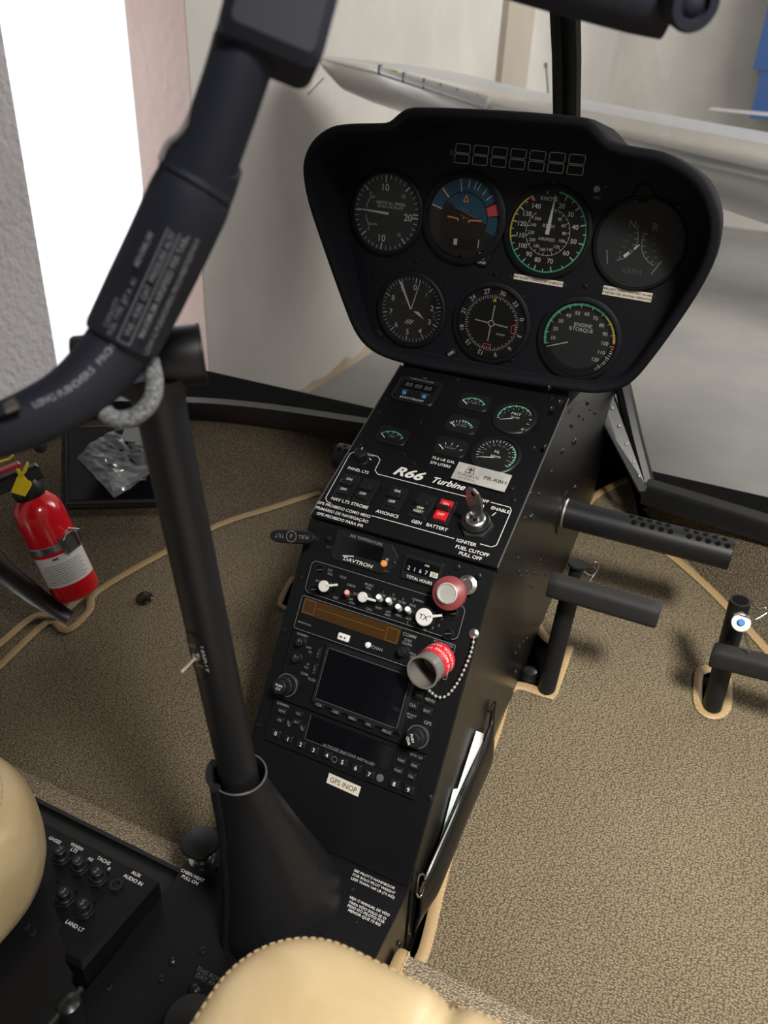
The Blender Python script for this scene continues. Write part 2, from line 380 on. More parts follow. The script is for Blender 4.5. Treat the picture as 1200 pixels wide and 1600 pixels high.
def screw(mb, x, y, r=.0028, z=0.0, T=None):
    X = (T if T is not None else I4) @ Matrix.Translation((x, y, z))
    mb.mat('satin'); mb.lathe([(r, 0), (r, .0006), (r * .8, .0016), (r * .35, .0021), (0, .0021)], X, 14)
    mb.mat('void'); a = random.random() * pi
    mb.line((-r * .55 * cos(a), -r * .55 * sin(a)), (r * .55 * cos(a), r * .55 * sin(a)), r * .25, .00225, X); mb.line((r * .55 * sin(a), -r * .55 * cos(a)), (-r * .55 * sin(a), r * .55 * cos(a)), r * .25, .00225, X)
_first = {}
def screws(parent, F, pts, r=.0028, dome=False, Mx=None, z=0.0, m='satin', name='screw'):   # every screw a part of its own
    for p in pts:
        q = p if F is None else loc(F, *p[:2]); rr = p[2] if len(p) > 2 else r; k = (round(rr, 5), dome, m, name)
        if k not in _first:
            b = MB(m)
            if dome: b.lathe([(rr, 0), (rr * .95, rr * .22), (rr * .65, rr * .55), (rr * .3, rr * .7), (0, rr * .72)], None, 14)
            else: screw(b, 0, 0, rr)
            o = b.build(name); _first[k] = o
        else:
            o = _first[k].copy(); C.objects.link(o)
        o.parent = parent; o.matrix_local = (Mx if Mx is not None else I4) @ Matrix.Translation((q[0], q[1], z)) @ RZ(random.random() * 3)
# ================================================================== the hangar
GZ = -1.10
XW = -1.72
def quadwall(name, c, d, m):
    b = MB(m); b.box((0, 0, 0), d); o = b.build(name, None, Matrix.Translation(c), smooth=0); return struct(o)
quadwall('floor', (2.0, 4.0, GZ - .05), (9, 13, .1), 'conc')
# left wall: near stretch, lintel above the opening, far stretch
quadwall('wall_left', (XW - .13, -.40, 1.1), (.26, 3.30, 4.4), 'wallr')
quadwall('wall_left_far', (XW - .13, 5.92, 1.1), (.26, 7.76, 4.4), 'wall')
quadwall('wall_left_lintel', (XW - .13, 1.645, 2.7), (.26, .79, 1.2), 'wall')
quadwall('trim_1', (XW - .125, 2.04 - .004, .5), (.249, .006, 3.2), 'pinkw')
quadwall('trim_2', (XW + .02, 5.74, 1.1), (.05, .62, 4.4), 'beige')
quadwall('wall_front', (2.0, 9.85, 1.1), (7.8, .3, 4.4), 'wall')
quadwall('ceiling', (2.0, 3.0, 3.5), (8.2, 14.2, .1), 'wall')  # unseen, added with the next three walls to block sky light
quadwall('wall_right', (6.1, 3.0, 1.1), (.2, 14.2, 4.8), 'wall')
quadwall('wall_back', (2.0, -4.1, 1.1), (8.2, .2, 4.8), 'wall')
quadwall('wall_left_back', (XW - .13, -3.1, 1.1), (.26, 2.1, 4.8), 'wall')
# unseen roof and rear bulkhead, added and sized to shade the cabin
quadwall('ceiling_cabin_shade', (-.25, -.52, .92), (1.0, 1.8, .04), 'hood')
quadwall('wall_cabin_rear_shade', (-.05, -1.45, .2), (1.3, .04, 1.4), 'hood')
# peeled paint along the foot of the left wall
b = MB('peel'); lo_ = []; hi_ = []
for i in range(60):
    y = 2.1 + i * .09; lo_.append((XW + .003, y, GZ)); hi_.append((XW + .003, y, GZ + .03 + .05 * random.random()))
b.loft([lo_, hi_], close=False); struct(b.build('trim_3', smooth=0, fix=False))
b = MB('pave'); b.box((0, 0, 0), (6, 4, .1)); struct(b.build('floor_outside', None, Matrix.Translation((XW - 3.1, 1.4, GZ - .1)), smooth=0))

# aeroplane wing parked behind the helicopter
wing = thing('aircraft_wing', 'silver aeroplane wing with polished leading edge behind the instrument panel', 'aircraft wing', Matrix.Translation((0, 2.6, -.1)))
Wi = Matrix.Translation((0, -2.6, .1))
sec = []   # leading edge point, upper and lower thickness, chord
for u, v, y, tu, tl, c in ((493, 89, 2.66, 2, 2, .12), (500, 91, 2.60, 3, 20, .30), (520, 96, 2.55, 4, 42, .50), (560, 105, 2.52, 6, 52, .70), (610, 118, 2.50, 9, 56, .85), (690, 143, 2.50, 14, 58, .95), (760, 163, 2.50, 18, 60, 1.0), (850, 185, 2.50, 22, 60, 1.05), (960, 212, 2.50, 26, 60, 1.1), (1200, 268, 2.50, 34, 78, 1.2), (1500, 345, 2.5, 42, 95, 1.3)):
    p = ony(u, v, y); sec.append((p.x, y, p.z, tu * .00250, tl * .00250, c))
def airfoil(x, y, z, tu, tl, c, n=14):
    up = []; lo = []
    for i in range(n + 1):
        s = (1 - cos(pi * i / n)) / 2; h = 9.9 * (.2969 * sqrt(s) - .126 * s - .3516 * s * s + .2843 * s ** 3 - .1015 * s ** 4)
        up.append((x, y + c * s, z + h * tu)); lo.append((x, y + c * s, z - h * tl))
    return up, lo
ups = []; los = []; nose = []
for s_ in sec:
    u, l = airfoil(*s_); ups.append(u); los.append(l)
b = MB('silver')
b.loft([u[3:] for u in ups], close=False); b.build('upper_skin', wing, Wi, 60)
b = MB('silver'); b.loft([l[3:] for l in los], close=False); b.build('lower_skin', wing, Wi, 60)
b = MB('polish'); b.loft([list(reversed(u[:4])) + l[1:4] for u, l in zip(ups, los)], close=False); b.build('leading_edge', wing, Wi, 60)
b = MB('silver'); b.add(ups[0] + list(reversed(los[0])), [tuple(range(2 * len(ups[0])))]); b.build('tip_cap', wing, Wi, 60)
lamp = None
def le_pt(u, dv=0.0, y=2.495):
    vv = 118 + (u - 610) * .305; return ony(u, vv + dv, y)
b = MB('lens'); b.tube([le_pt(592 + 17 * i, -3, 2.486) for i in range(11)], [.016 + .0010 * i for i in range(11)], 12, flat=1.0)
lamp = b.build('navigation_light', wing, Wi)
b = MB('lensd')
for u in (594, 632, 664, 690, 716, 748): b = MB('lensd'); b.box(le_pt(u, -4, 2.482), (.005, .030, .034), ch=.001); b.build('lamp_divider', lamp, smooth=0)
b = MB('yellow'); b.box(le_pt(612, -5, 2.476), (.045, .01, .018), ch=.004); b.build('lamp_bulb', lamp)
b = MB('steel'); b.tube([ony(858, 165, 3.1), ony(853, 102, 3.1)], .004, 6); b.tube([ony(853, 106, 3.1), ony(853, 98, 3.1)], .009, 8); b.build('antenna', wing, Wi)
b = MB('polish'); b.tube([ony(495, 90, 2.64), ony(520, 95, 2.545), ony(560, 104, 2.512), ony(594, 112, 2.492)], [.004, .008, .011, .013], 10); b.build('tip_edge', wing, Wi)
b = MB('steel'); b.tube([ony(506, 122, 2.7), ony(481, 148, 2.7)], .003, 6); b.build('static_wick', wing, Wi)
# tail plane of the same kind of aircraft, further away
b = MB('silver')
r1, r2 = airfoil(-.35, 6.0, .20, .008, .008, .5); r3, r4 = airfoil(1.9, 5.6, .16, .022, .022, .9)
b.loft([r1 + list(reversed(r2[1:-1])), r3 + list(reversed(r4[1:-1]))], cap0=True, cap1=True)
o = b.build('tail_plane'); tag(o, 'thin silver tail plane seen edge on against the far wall', 'tail plane')
# blue equipment cart at the right edge
cab = thing('wall_cabinet', 'blue stepped cabinet high on the far hangar wall at the right edge', 'cabinet', Matrix.Translation((.43, 9.4, 0)))
b = MB('bluep'); b.box((0, 0, .24), (1.3, .6, .42), ch=.01); b.build('lower_box', cab)
b = MB('bluep'); b.box((-.13, 0, 1.10), (1.2, .6, 1.30), ch=.01); b.build('upper_box', cab)

# ================================================================== cabin shell
floor_loops = [[(-1.2, -.6), (.9, -.6), (.9, .75), (-1.2, .75)]]
b = MB('void'); b.box((-.05, .10, -.03), (1.9, 1.5, .01)); o = b.build('floor_pan', None, FL, smooth=0); struct(o); o.name = 'floor_cabin'
def fl(u, v): return loc(FL, u, v)
# right floor carpet
o1 = [fl(*p) for p in ((665, 1482), (700, 1335), (738, 1230), (770, 1150), (788, 1088), (798, 1074), (812, 1068), (862, 1083), (876, 1045), (889, 1008), (866, 1006), (845, 992), (836, 970), (845, 940), (868, 885), (893, 828), (925, 778), (985, 746))]
o1 += [(.17, .70), (.22, .66)] + [fl(*p) for p in ((1062, 838), (1122, 885), (1175, 935), (1225, 988), (1290, 1060))] + [(.62, .30), (.62, -.03), fl(880, 1640)[:1] + (-.03,), (.113, -.03)]
slot = [fl(*p) for p in ((1092, 1052), (1108, 1046), (1131, 1052), (1137, 1080), (1134, 1108), (1120, 1119), (1102, 1116), (1090, 1098))]
cr = thing('floor_carpet', 'tan looped carpet on the right side of the footwell under both pedals', 'carpet', FL, 'footwell carpets')
fill('pile', [o1, slot], 0, .005, 'carpet', cr)
def bind(pts, w, parent, stitches=True, side=1, F=None, lift=.002, n=4):
    P = catmull([(x, y, lift) for x, y in pts], n)
    b = MB('bind'); b.tube(P, w, 8, flat=.35, up=(0, 0, 1)); b.build('edge_binding', parent)
    if stitches:
        s = MB('stitch'); d = 0.0
        for i in range(len(P) - 1):
            a, c_ = P[i], P[i + 1]; L_ = (c_ - a).length; t = (c_ - a).normalized(); nn = Vector((-t.y, t.x, 0)) * side * w * .72
            while d < L_:
                q = a + t * d + nn + Vector((0, 0, w * .22)); s.tube([q, q + t * .0032], .0006, 5); d += .0055
            d -= L_
        s.build('stitching', parent)['kind'] = 'stuff'
q_ = [fl(*p) for p in ((655, 1505), (668, 1470), (700, 1338), (741, 1229), (773, 1150), (790, 1092), (799, 1077), (814, 1073), (859, 1087), (864, 1083), (877, 1046), (889, 1012))]
bind(q_, .0062, cr, side=-1, n=5)
q_ = [fl(*p) for p in ((886, 1004), (862, 1003), (846, 990), (838, 968), (848, 938), (868, 890), (892, 832), (925, 780), (985, 747))]
bind(q_, .0062, cr, side=-1)
bind([(p[0] - .002, p[1] - .004) for p in [fl(*q) for q in ((1000, 838), (1045, 862), (1100, 908), (1150, 958), (1200, 1013), (1250, 1070))]], .0062, cr, side=-1)
bind(slot + [slot[0], slot[1]], .0055, cr, side=1, n=3)
# left floor carpet
o2 = [(-.100, -.03), (-.100, .66), (-.2, .60)] + [fl(*p) for p in ((490, 760), (415, 782), (335, 806), (240, 852), (130, 912), (60, 940), (0, 985), (-80, 1050))] + [(-.78, -.03)]
slot2 = [fl(*p) for p in ((437, 946), (456, 906), (482, 908), (474, 950))]
cl = thing('floor_carpet', 'tan looped carpet on the left side of the footwell with a metal stud', 'carpet', FL, 'footwell carpets')
fill('pile', [o2, slot2], 0, .005, 'carpet', cl)
bind([fl(*p) for p in ((500, 770), (420, 796), (345, 820), (250, 868), (152, 926), (140, 955), (106, 986), (75, 973), (0, 1042), (-60, 1095))], .0062, cl, side=1)
bind(slot2 + [slot2[0], slot2[1]], .0035, cl, side=1, n=3)
b = MB('bind'); b.tube(catmull([(x, y, .006) for x, y in [fl(*p) for p in ((-60, 1060), (0, 1012), (55, 968), (95, 965), (130, 935))]], 5), .0058, 8, flat=.5, up=(0, 0, 1)); b.build('outer_binding', cl)
x, y = fl(226, 936)
b = MB('brass'); b.lathe([(.0125, 0), (.0125, .002), (.0105, .004), (.0095, .006), (.006, .0075), (0, .008)], T(x, y), 24); b.build('carpet_stud', cl)

# carpeted step in front of the seats
for nm, x0, x1, lab in (('seat_box_carpet', -.62, -.128, 'looped carpet strip coloured as if brightly lit on the left seat box beside the fuse panel'), ('seat_box_carpet', .1035, .60, 'looped carpet strip coloured as if brightly lit on the right seat box in front of the cushion')):
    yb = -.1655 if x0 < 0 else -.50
    b = MB('carpet_lit'); ys = [-.133, -.136, -.142, yb]; zs = [-.262, -.254, -.250, -.250]
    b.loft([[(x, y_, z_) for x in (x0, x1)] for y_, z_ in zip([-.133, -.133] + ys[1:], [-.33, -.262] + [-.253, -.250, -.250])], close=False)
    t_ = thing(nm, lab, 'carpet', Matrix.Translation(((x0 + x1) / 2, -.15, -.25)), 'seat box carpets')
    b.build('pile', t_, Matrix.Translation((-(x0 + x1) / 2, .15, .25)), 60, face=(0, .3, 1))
    if x0 > 0:
        b = MB('bind'); b.tube([(x0 - .001, -.133, -.275), (x0 - .001, -.1345, -.254), (x0 - .001, -.142, -.2495), (x0 - .001, -.19, -.2495)], .0062, 8, flat=.4, up=(0, 0, 1)); b.build('edge_binding', t_, Matrix.Translation((-(x0 + x1) / 2, .15, .25)))
        b = MB('stitch')
        for i in range(9): b.tube([(x0 + .0045, -.136 - .0055 * i, -.2472), (x0 + .0045, -.1392 - .0055 * i, -.2470)], .0006, 5)
        b.build('stitching', t_, Matrix.Translation((-(x0 + x1) / 2, .15, .25)))['kind'] = 'stuff'
b = MB('satin'); b.box((0, 0, -.10), (.5, .9, .2)); o = b.build('seat_box', None, Matrix.Translation((-.352, -.62, -.256)), smooth=0); tag(o, 'black seat box under the left cushion', 'seat box')

# windshield frame and carpeted nose wall
ZF = -.07
fr = [(-.95, .05), (-.88, .18), (-.809, .284), (-.738, .355), (-.572, .452), (-.458, .494), (-.332, .520), (-.172, .546)]
def fr3(s): return [Vector((s * x, y, ZF)) for x, y in fr]
for s, nm in ((1, 'trim_4'), (-1, 'trim_5')):
    P = catmull(fr3(s), 5)
    b = MB('satin')
    prof = [(-.012, .010), (.006, .012), (.012, .006), (.012, -.006), (.002, -.010), (-.004, -.018), (-.016, -.020), (-.016, .004)]
    rings = []
    for i, p in enumerate(P):
        t = (P[min(i + 1, len(P) - 1)] - P[max(i - 1, 0)]).normalized(); n_ = Vector((-t.y, t.x, 0)) * s
        rings.append([p + n_ * a + Vector((0, 0, c_)) for a, c_ in prof])
    b.loft(rings, cap0=True, cap1=True); o = b.build(nm); struct(o)
# nose wall
fb = [(-.70, -.08), (-.66, -.02), (-.60, .02), (-.565, .09), (-.525, .155), (-.430, .335), (-.322, .447), (-.17, .60)]
def flz(y): return -.31 + .25 * (y + .1)
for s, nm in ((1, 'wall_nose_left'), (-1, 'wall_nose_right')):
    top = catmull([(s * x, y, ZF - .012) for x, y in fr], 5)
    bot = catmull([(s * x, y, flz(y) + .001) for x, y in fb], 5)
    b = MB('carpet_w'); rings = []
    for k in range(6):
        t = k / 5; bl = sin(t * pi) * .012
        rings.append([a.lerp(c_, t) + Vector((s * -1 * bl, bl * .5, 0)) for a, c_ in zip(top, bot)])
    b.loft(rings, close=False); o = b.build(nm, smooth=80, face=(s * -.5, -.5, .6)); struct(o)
# nose bulkhead under the instrument panel and front floor
b = MB('panel'); b.loft([[(-.172, .546, -.08), (-.10, .60, .10), (.085, .62, .045), (.172, .546, -.08)], [(-.172, .60, -.14), (-.10, .70, -.14), (.10, .70, -.14), (.20, .62, -.16)]], close=False)
struct(b.build('wall_nose_front', smooth=0, fix=False))
# rising windshield frame on the right of the console, then the centre bow
V0 = Vector((.172, .548, ZF)); V1 = ony(955, 604, .62)
def bar(name, pts, r, m='satin', seg=8, flat_=1.0):
    b = MB(m); b.tube(pts, r, seg, flat=flat_); return struct(b.build(name))
bar('trim_6', [V0 + Vector((.006, 0, -.012)), V0.lerp(V1, .5) + Vector((.008, 0, 0)), V1 + Vector((0, .02, .03))], .012)
br = thing('frame_bracket', 'grey riveted bracket strip beside the console under the instrument panel', 'bracket', Matrix.Translation(V0))
b = MB('gpaint'); Wm = Matrix.Translation(-V0)
Pq = [ony(926, 622, .575), ony(952, 606, .60), ony(1006, 755, .53), ony(1014, 768, .535), ony(998, 768, .525), ony(985, 742, .53), ony(935, 648, .57)]
nq = (Pq[2] - Pq[0]).cross(Pq[1] - Pq[0]).normalized() * .002
b.add([p + nq for p in Pq] + [p - nq for p in Pq], [tuple(range(7)), tuple(reversed(range(7, 14)))] + [(i, (i + 1) % 7, 7 + (i + 1) % 7, 7 + i) for i in range(7)])
b.build('strip', br, Wm, smooth=0)
for t in (.15, .35, .55, .75, .9):
    b = MB('steel'); p = Pq[1].lerp(Pq[2], t) * .7 + Pq[6].lerp(Pq[4], t) * .3; b.lathe([(.003, 0), (.002, .002), (0, .0025)], Matrix.Translation(p + nq * (-1 if nq.y > 0 else 1)) @ (nq * (-1 if nq.y > 0 else 1)).to_track_quat('Z', 'Y').to_matrix().to_4x4(), 8); b.build('rivet', br, Wm)
# centre bow of the windshield
Pb = [onx(886, 215, 0), onx(886, 180, 0), onx(886, 90, 0.0), onx(883, 0, 0.0), onx(880, -90, 0)]
b = MB('satin'); b.tube(Pb, .0155, 10, flat=.8); b.tube([p + Vector((-.007, -.014, 0)) for p in Pb], .006, 8)
o = b.build('windshield_bow'); tag(o, 'black vertical windshield centre post rising behind the instrument panel', 'window post')
# acrylic windshield
b = MB('acry'); rings = []
base = [Vector((x, y, ZF + .01)) for x, y in fr] + [Vector((0, .60, .06))] + [Vector((-x, y, ZF + .01)) for x, y in reversed(fr)]
base = catmull(base, 3)
for z, k in ((0, 1.0), (.10, 1.045), (.22, 1.03), (.36, .96), (.50, .85), (.62, .72)):
    rings.append([Vector((p.x * k, (p.y + .2) * k - .2 + .0, max(p.z, ZF) + z)) for p in base])
b.loft(rings, close=False); o = b.build('window_1', smooth=80); struct(o)
# ================================================================== centre console
con = thing('centre_console', 'black riveted sheet metal centre console under the instrument panel', 'console', Matrix.Translation((0, 0, -.30)))
Wc = Matrix.Translation((0, 0, .30))
W = .0945
prof = [(.2445, .1500), (.0455, .0598), (.0405, .0545), (-.1062, -.1795), (-.1062, -.312), (-.03, -.312), (.30, -.212), (.60, -.135), (.62, .05), (.32, .125), (.262, .130)]
b = MB('side')
b.loft([[(x, y, z) for y, z in prof] for x in (-W, W)], cap0=True, cap1=True); b.build('shell', con, Wc, smooth=0)
# switch panel plate with bright worn edges
Lm = .2218
b = MB('plate'); b.prism([(-.0955, 0), (.0955, 0), (.0955, Lm), (-.0955, Lm)], -.004, .0, .0008); b.prism([(-.0955, -.0005), (.0955, -.0005), (.0955, .001), (-.0955, .001)], -.009, -.0005)
mp = b.build('switch_panel', None, MID, smooth=0); tag(mp, 'black sloped switch panel plate with white lettering on top of the console', 'switch panel')
for s in (-1, 1): b = MB('edge'); b.tube([(s * .0957, 0, -.0005), (s * .0957, Lm, -.0005)], .0008, 6); o = b.build('panel_edge', mp); o['label'] = 'bright worn metal edge'
b = MB('plate'); b.prism([(-.0945, -.2215), (.0945, -.2215), (.0945, .072), (-.0945, .072)], -.002, .0, .0006)
lp = b.build('radio_panel', None, LOW, smooth=0); tag(lp, 'black steep front plate holding the stack of radios below the switch panel', 'radio panel')
def P2(F, u, v, h=0.0): return loc(F, u, v, h)
def m_(u, v, h=0.0): return loc(MID, u, v, h)
def l_(u, v, h=0.0): return loc(LOW, u, v, h)
def u_(u, v, h=0.0): return loc(UP, u, v, h)
# lettering on the switch panel
b = MB('pt')
Z = .0003
def tm(s, u, v, h, **k): x, y = m_(u, v); b.text(s, x, y, h, Z, **k)
tm('R66', 640, 740, .0105, bold=.03, shear=.35, sx=1.25); tm('Turbine', 702, 756, .0072, bold=.02, shear=.35, sx=1.05)
tm('PANEL LTS', 560, 735, .0034, bold=.012); tm('DIM', 578, 711, .003)
tm('NAV LTS', 532, 782, .0036, bold=.012); tm('STROBE', 562, 790, .0036, bold=.012); tm('AVIONICS', 605, 803, .0036, bold=.012)
tm('GEN', 651, 816, .0036, bold=.012); tm('BATTERY', 683, 824, .0036, bold=.012)
tm('OFF', 757, 783, .0034, bold=.012); tm('ENABLE', 782, 797, .0036, bold=.012); tm('IGNITER', 729, 848, .0036, bold=.012)
tm('FUEL CUTOFF', 738, 861, .0036, bold=.012); tm('PULL OFF', 735, 869, .0036, bold=.012)
tm('73.6 US GAL', 693, 719, .0032, bold=.01); tm('279 LITERS', 688, 726, .0032, bold=.01)
tm('GPS PROIBIDO COMO MEIO', 537, 796, .0032, bold=.01); tm('PRIMÁRIO DE NAVEGAÇÃO', 534, 804, .0032, bold=.01); tm('GPS PROIBIDO PARA IFR', 531, 812, .0032, bold=.01)
def pl(pts, w=.0007): q = [m_(*p) for p in pts]; b.outline(q, w, Z, close=False)
pl([(583, 712), (590, 713), (594, 719), (586, 735), (590, 741), (732, 777)]); pl([(555, 706), (547, 709), (509, 778), (511, 784), (518, 787)])
pl([(581, 806), (710, 842)]); pl([(750, 850), (768, 855), (776, 852), (799, 798), (797, 793), (767, 785)])
pl([(572, 712), (580, 719)], .001); pl([(775, 801), (769, 806)], .001); pl([(756, 789), (755, 793)], .001)
o = flat(b, 'lettering', mp); o['label'] = 'white lettering and border line'
# screws and rivets of the switch panel
screws(mp, MID, ((566, 697), (632, 710), (647, 724), (800, 763), (803, 781), (606, 625), (594, 646), (657, 660), (715, 593), (876, 598), (862, 622)), .0026)
def rocker(u, v, on, lab, red=False, mid_txt=None, w=.0125, h=.0235):
    x, y = m_(u, v, .001)
    b = MB('blk'); b.rbox((0, 0), (w + .006, h + .007), .0012, 0, .0016, .0006)
    o = b.build('rocker_switch', mp, T(x, y), smooth=0); o['label'] = lab
    b = MB('redsw' if red else 'blk'); b.rbox((0, 0), (w, h), .0008, .0016, .0042, .0005)
    k = -.000
    b.mat('blk' if not red else 'blk'); b.prism([(-w * .5, -h * .10), (w * .5, -h * .10), (w * .5, h * .14), (-w * .5, h * .14)], .004, .0085, .0012)
    b.mat('pt' if not red else 'tape')
    if on != 'x': b.text('ON', 0, h * .30, .0028, .0044, bold=.01)
    b.text('OFF', 0, -h * .27 if not mid_txt else -h * .2, .0028, .0044, bold=.01)
    if mid_txt: b.mat('tape'); b.text(mid_txt, 0, -h * .38, .0026, .0044, bold=.01)
    b.build('rocker', o, smooth=0)
rocker(542, 760, 1, 'rocker switch for the navigation lights'); rocker(572, 767, 'x', 'rocker switch for the strobe'); rocker(617, 779, 1, 'rocker switch for the avionics')
rocker(660, 791, 'x', 'rocker switch for the generator', mid_txt='RESET'); rocker(693, 799, 1, 'red rocker switch for the battery', red=True)
# dimmer knob
x, y = m_(566, 719)
b = MB('blk'); b.cyl(.0075, 0, .002, .0005); b.knurl(.0065, .002, .013, 18, .07); b.mat('pt').box((0, .0045, .0132), (.001, .003, .0003))
b.build('dimmer_knob', mp, T(x, y))
# ignition switch with key
ign = thing('ignition_key', 'metal ignition key standing in the lock at the right of the switch panel', 'key', MID @ T(*m_(745, 815, .006), .0))
xk, yk = m_(744, 822)
b = MB('rub'); b.prism([(.0165 * cos(radians(60 * i + 10)), .0165 * sin(radians(60 * i + 10))) for i in range(6)], 0, .005, .001)
b.mat('blk'); b.cyl(.0135, .005, .010, .001); lk = b.build('ignition_lock', mp, T(xk, yk))
b = MB('steel'); b.lathe([(.0095, .009), (.0095, .0125), (.0078, .0135), (.006, .012), (0, .012)]); b.mat('void').box((0, 0, .0122), (.0015, .008, .0006)); b.build('lock_face', lk)
ign.matrix_world = MID @ T(xk, yk, .012) @ RZ(radians(-25)) @ Matrix.Rotation(radians(90), 4, 'X')
b = MB('steel'); o_ = [(-.0035, -.002), (.0035, -.002), (.0040, .008), (.0085, .013), (.0100, .024), (.0095, .034), (.006, .041), (0, .043), (-.006, .041), (-.0095, .034), (-.0100, .024), (-.0085, .013), (-.0040, .008)]
b.prism(o_, -.0011, .0011, .0004); b.build('key_bow', ign, smooth=0)
b = MB('void'); b.disc(.0025, .00125, T(0, .0365)); b.mat('dim'); b.outline([(.0060 * cos(i * pi / 6), .022 + .009 * sin(i * pi / 6)) for i in range(12)], .0006, .0013); b.build('key_mark', ign)
# metal registration placard
x, y = m_(752, 745, .0035)
pc = thing('registration_placard', 'brushed metal registration plate ending in RBH above the ignition key', 'placard', MID @ T(x, y, .0032) @ RZ(radians(-1)))
b = MB('plac'); b.box((0, 0, .0005), (.055, .022, .001), ch=.0003); b.build('plate', pc, smooth=0)
b = MB('ink'); b.text('THORUS', -.0125, -.0035, .0034, .0011, sx=1.2); b.text('AVIATION', -.0125, -.0078, .0020, .0011, sx=1.3); b.text('PR-RBH', .0145, -.0005, .0042, .0011, bold=.015, sx=1.15)
b.outline([(-.0170, -.0005), (-.0155, .007), (-.0125, .0045), (-.0095, .007), (-.008, -.0005), (-.0125, .001)], .0007, .0011); b.line((-.015, .004), (-.010, .004), .0012, .0011); b.line((-.0125, -.0005), (-.0125, .0075), .0012, .0011)
b.line((-.0165, .0085), (-.0085, .0085), .0005, .0011)
flat(b, 'engraving', pc)
# small sector gauges
def sector(u, v, name, lab, title, w=.030, nt=5, green=(0, 1), needle=0.0, sub=None, hgt=.0185):
    x, y = m_(u, v)
    g = thing(name, lab, 'gauge', MID @ T(x, y, .0))
    b = MB('blk'); o = rrect((0, 0), (w + .004, hgt + .005), .006); b.prism(o, 0, .0018, .0008); b.build('bezel', g)
    b = MB('dial'); b.poly(rrect((0, 0), (w, hgt), .005), .0020)
    R = .016; cy = -.0115; a0, a1 = -52, 52; zz = .0022
    Tc = T(0, cy)
    def an(t): return a0 + (a1 - a0) * t
    if green: b.mat('green').arc(R - .0012, R + .0002, an(green[0]), an(green[1]), zz, Tc)
    b.mat('white')
    for i in range(nt): b.tick(an(i / (nt - 1)), R - .003, R, .0006, zz + .0001, Tc)
    b.tick(an(needle), R - .0085, R - .0005, .0010, zz + .0002, Tc)
    b.mat('dim').text(title, 0, cy + .0085, .0019, zz, bold=.01)
    if sub: b.text(sub, 0, cy + .0112, .0015, zz)
    b.build('dial', g, smooth=0, fix=False)
    b = MB('glass'); b.poly(rrect((0, 0), (w, hgt), .005), .0028); flat(b, 'glass', g)
sector(741, 629, 'oil_temperature_gauge', 'small arc gauge near the top of the switch panel right of the chronometer', 'OIL TEMP °C', sub='50    100', needle=.02)
sector(722, 664, 'oil_pressure_gauge', 'small arc gauge reading OIL PRESS in the middle column of the switch panel', 'OIL PRESS', green=(.45, .95), nt=9, needle=.05, sub='50    100')
sector(614, 681, 'ammeter', 'small AMPS arc gauge by itself at the left of the switch panel', 'AMPS', nt=5, needle=.0, sub='50  100  150')
sector(705, 699, 'fuel_gauge', 'FUEL QTY arc gauge above the gallons lettering', 'FUEL QTY', green=None, nt=5, needle=.02, sub='1/2')
def ringpts(r, n=40): return [(r * cos(2 * pi * i / n), r * sin(2 * pi * i / n)) for i in range(n)]
def roundg(F, u, v, R, name, lab, face='dial', bez='blk', bh=.0028, cat='gauge', bw=.0035, h0=.0):
    x, y = loc(F, u, v)
    g = thing(name, lab, cat, F @ T(x, y, h0))
    b = MB(bez); b.lathe([(R + bw, 0), (R + bw, bh * .7), (R + bw * .6, bh), (R + .0004, bh), (R - .0002, .0006)], seg=56); b.build('bezel', g)
    d = MB(face); d.disc(R, .0007, seg=56)
    return g, d, x, y
def close(g, d, R, zg=.0024):
    d.build('dial', g, smooth=0, fix=False)
    b = MB('glass'); b.disc(R, zg, seg=48); flat(b, 'glass', g)
z1, z2, z3 = .0009, .0010, .0012
# MGT gauge
g, d, _, _ = roundg(MID, 804, 654, .0195, 'exhaust_temperature_gauge', 'round MGT gauge with green arc at the right of the switch panel')
d.mat('green').arc(.0165, .0178, -100, 55, z1); d.mat('white')
for i in range(10): d.tick(-105 + i * 23.5, .0150, .0178, .0006, z2)
d.text('MGT', 0, .006, .0034, z1, shear=.1); d.text('°Cx100', 0, .001, .0022, z1)
for i, s in enumerate('1234567'): d.mat('dim').ctext(s, -95 + i * 24, .0128, .0022, z1)
d.mat('red').tick(60, .0145, .0178, .001, z3); d.mat('white'); d.mat('white').box((.0125, -.0130, z2), (.0018, .0018, .0002)); close(g, d, .0195)
b = MB('white'); b.line((-.0015, -.0015), (-.0135, -.0065), .0012, .0015, w2=.0005); b.build('needle', g, smooth=0, fix=False)
# N1 gauge
g, d, _, _ = roundg(MID, 775, 712, .0215, 'compressor_speed_gauge', 'round N1 percent gauge partly behind the metal plate')
d.mat('green').arc(.0185, .0198, 35, 125, z1); d.mat('white')
for i in range(23): d.tick(-115 + i * 11, .0172 if i % 2 else .0160, .0198, .0005, z2)
d.text('N', -.001, .0045, .0038, z1); d.text('1', .0018, .0032, .0022, z1); d.text('%RPM', 0, -.002, .0028, z1)
d.mat('dim')
for i in range(11): d.ctext(str(i * 10), -115 + i * 22, .0135, .0018, z1)
close(g, d, .0215)
b = MB('white'); b.line((-.001, -.004), (-.0155, -.0075), .0013, .0015, w2=.0005); b.build('needle', g, smooth=0, fix=False)
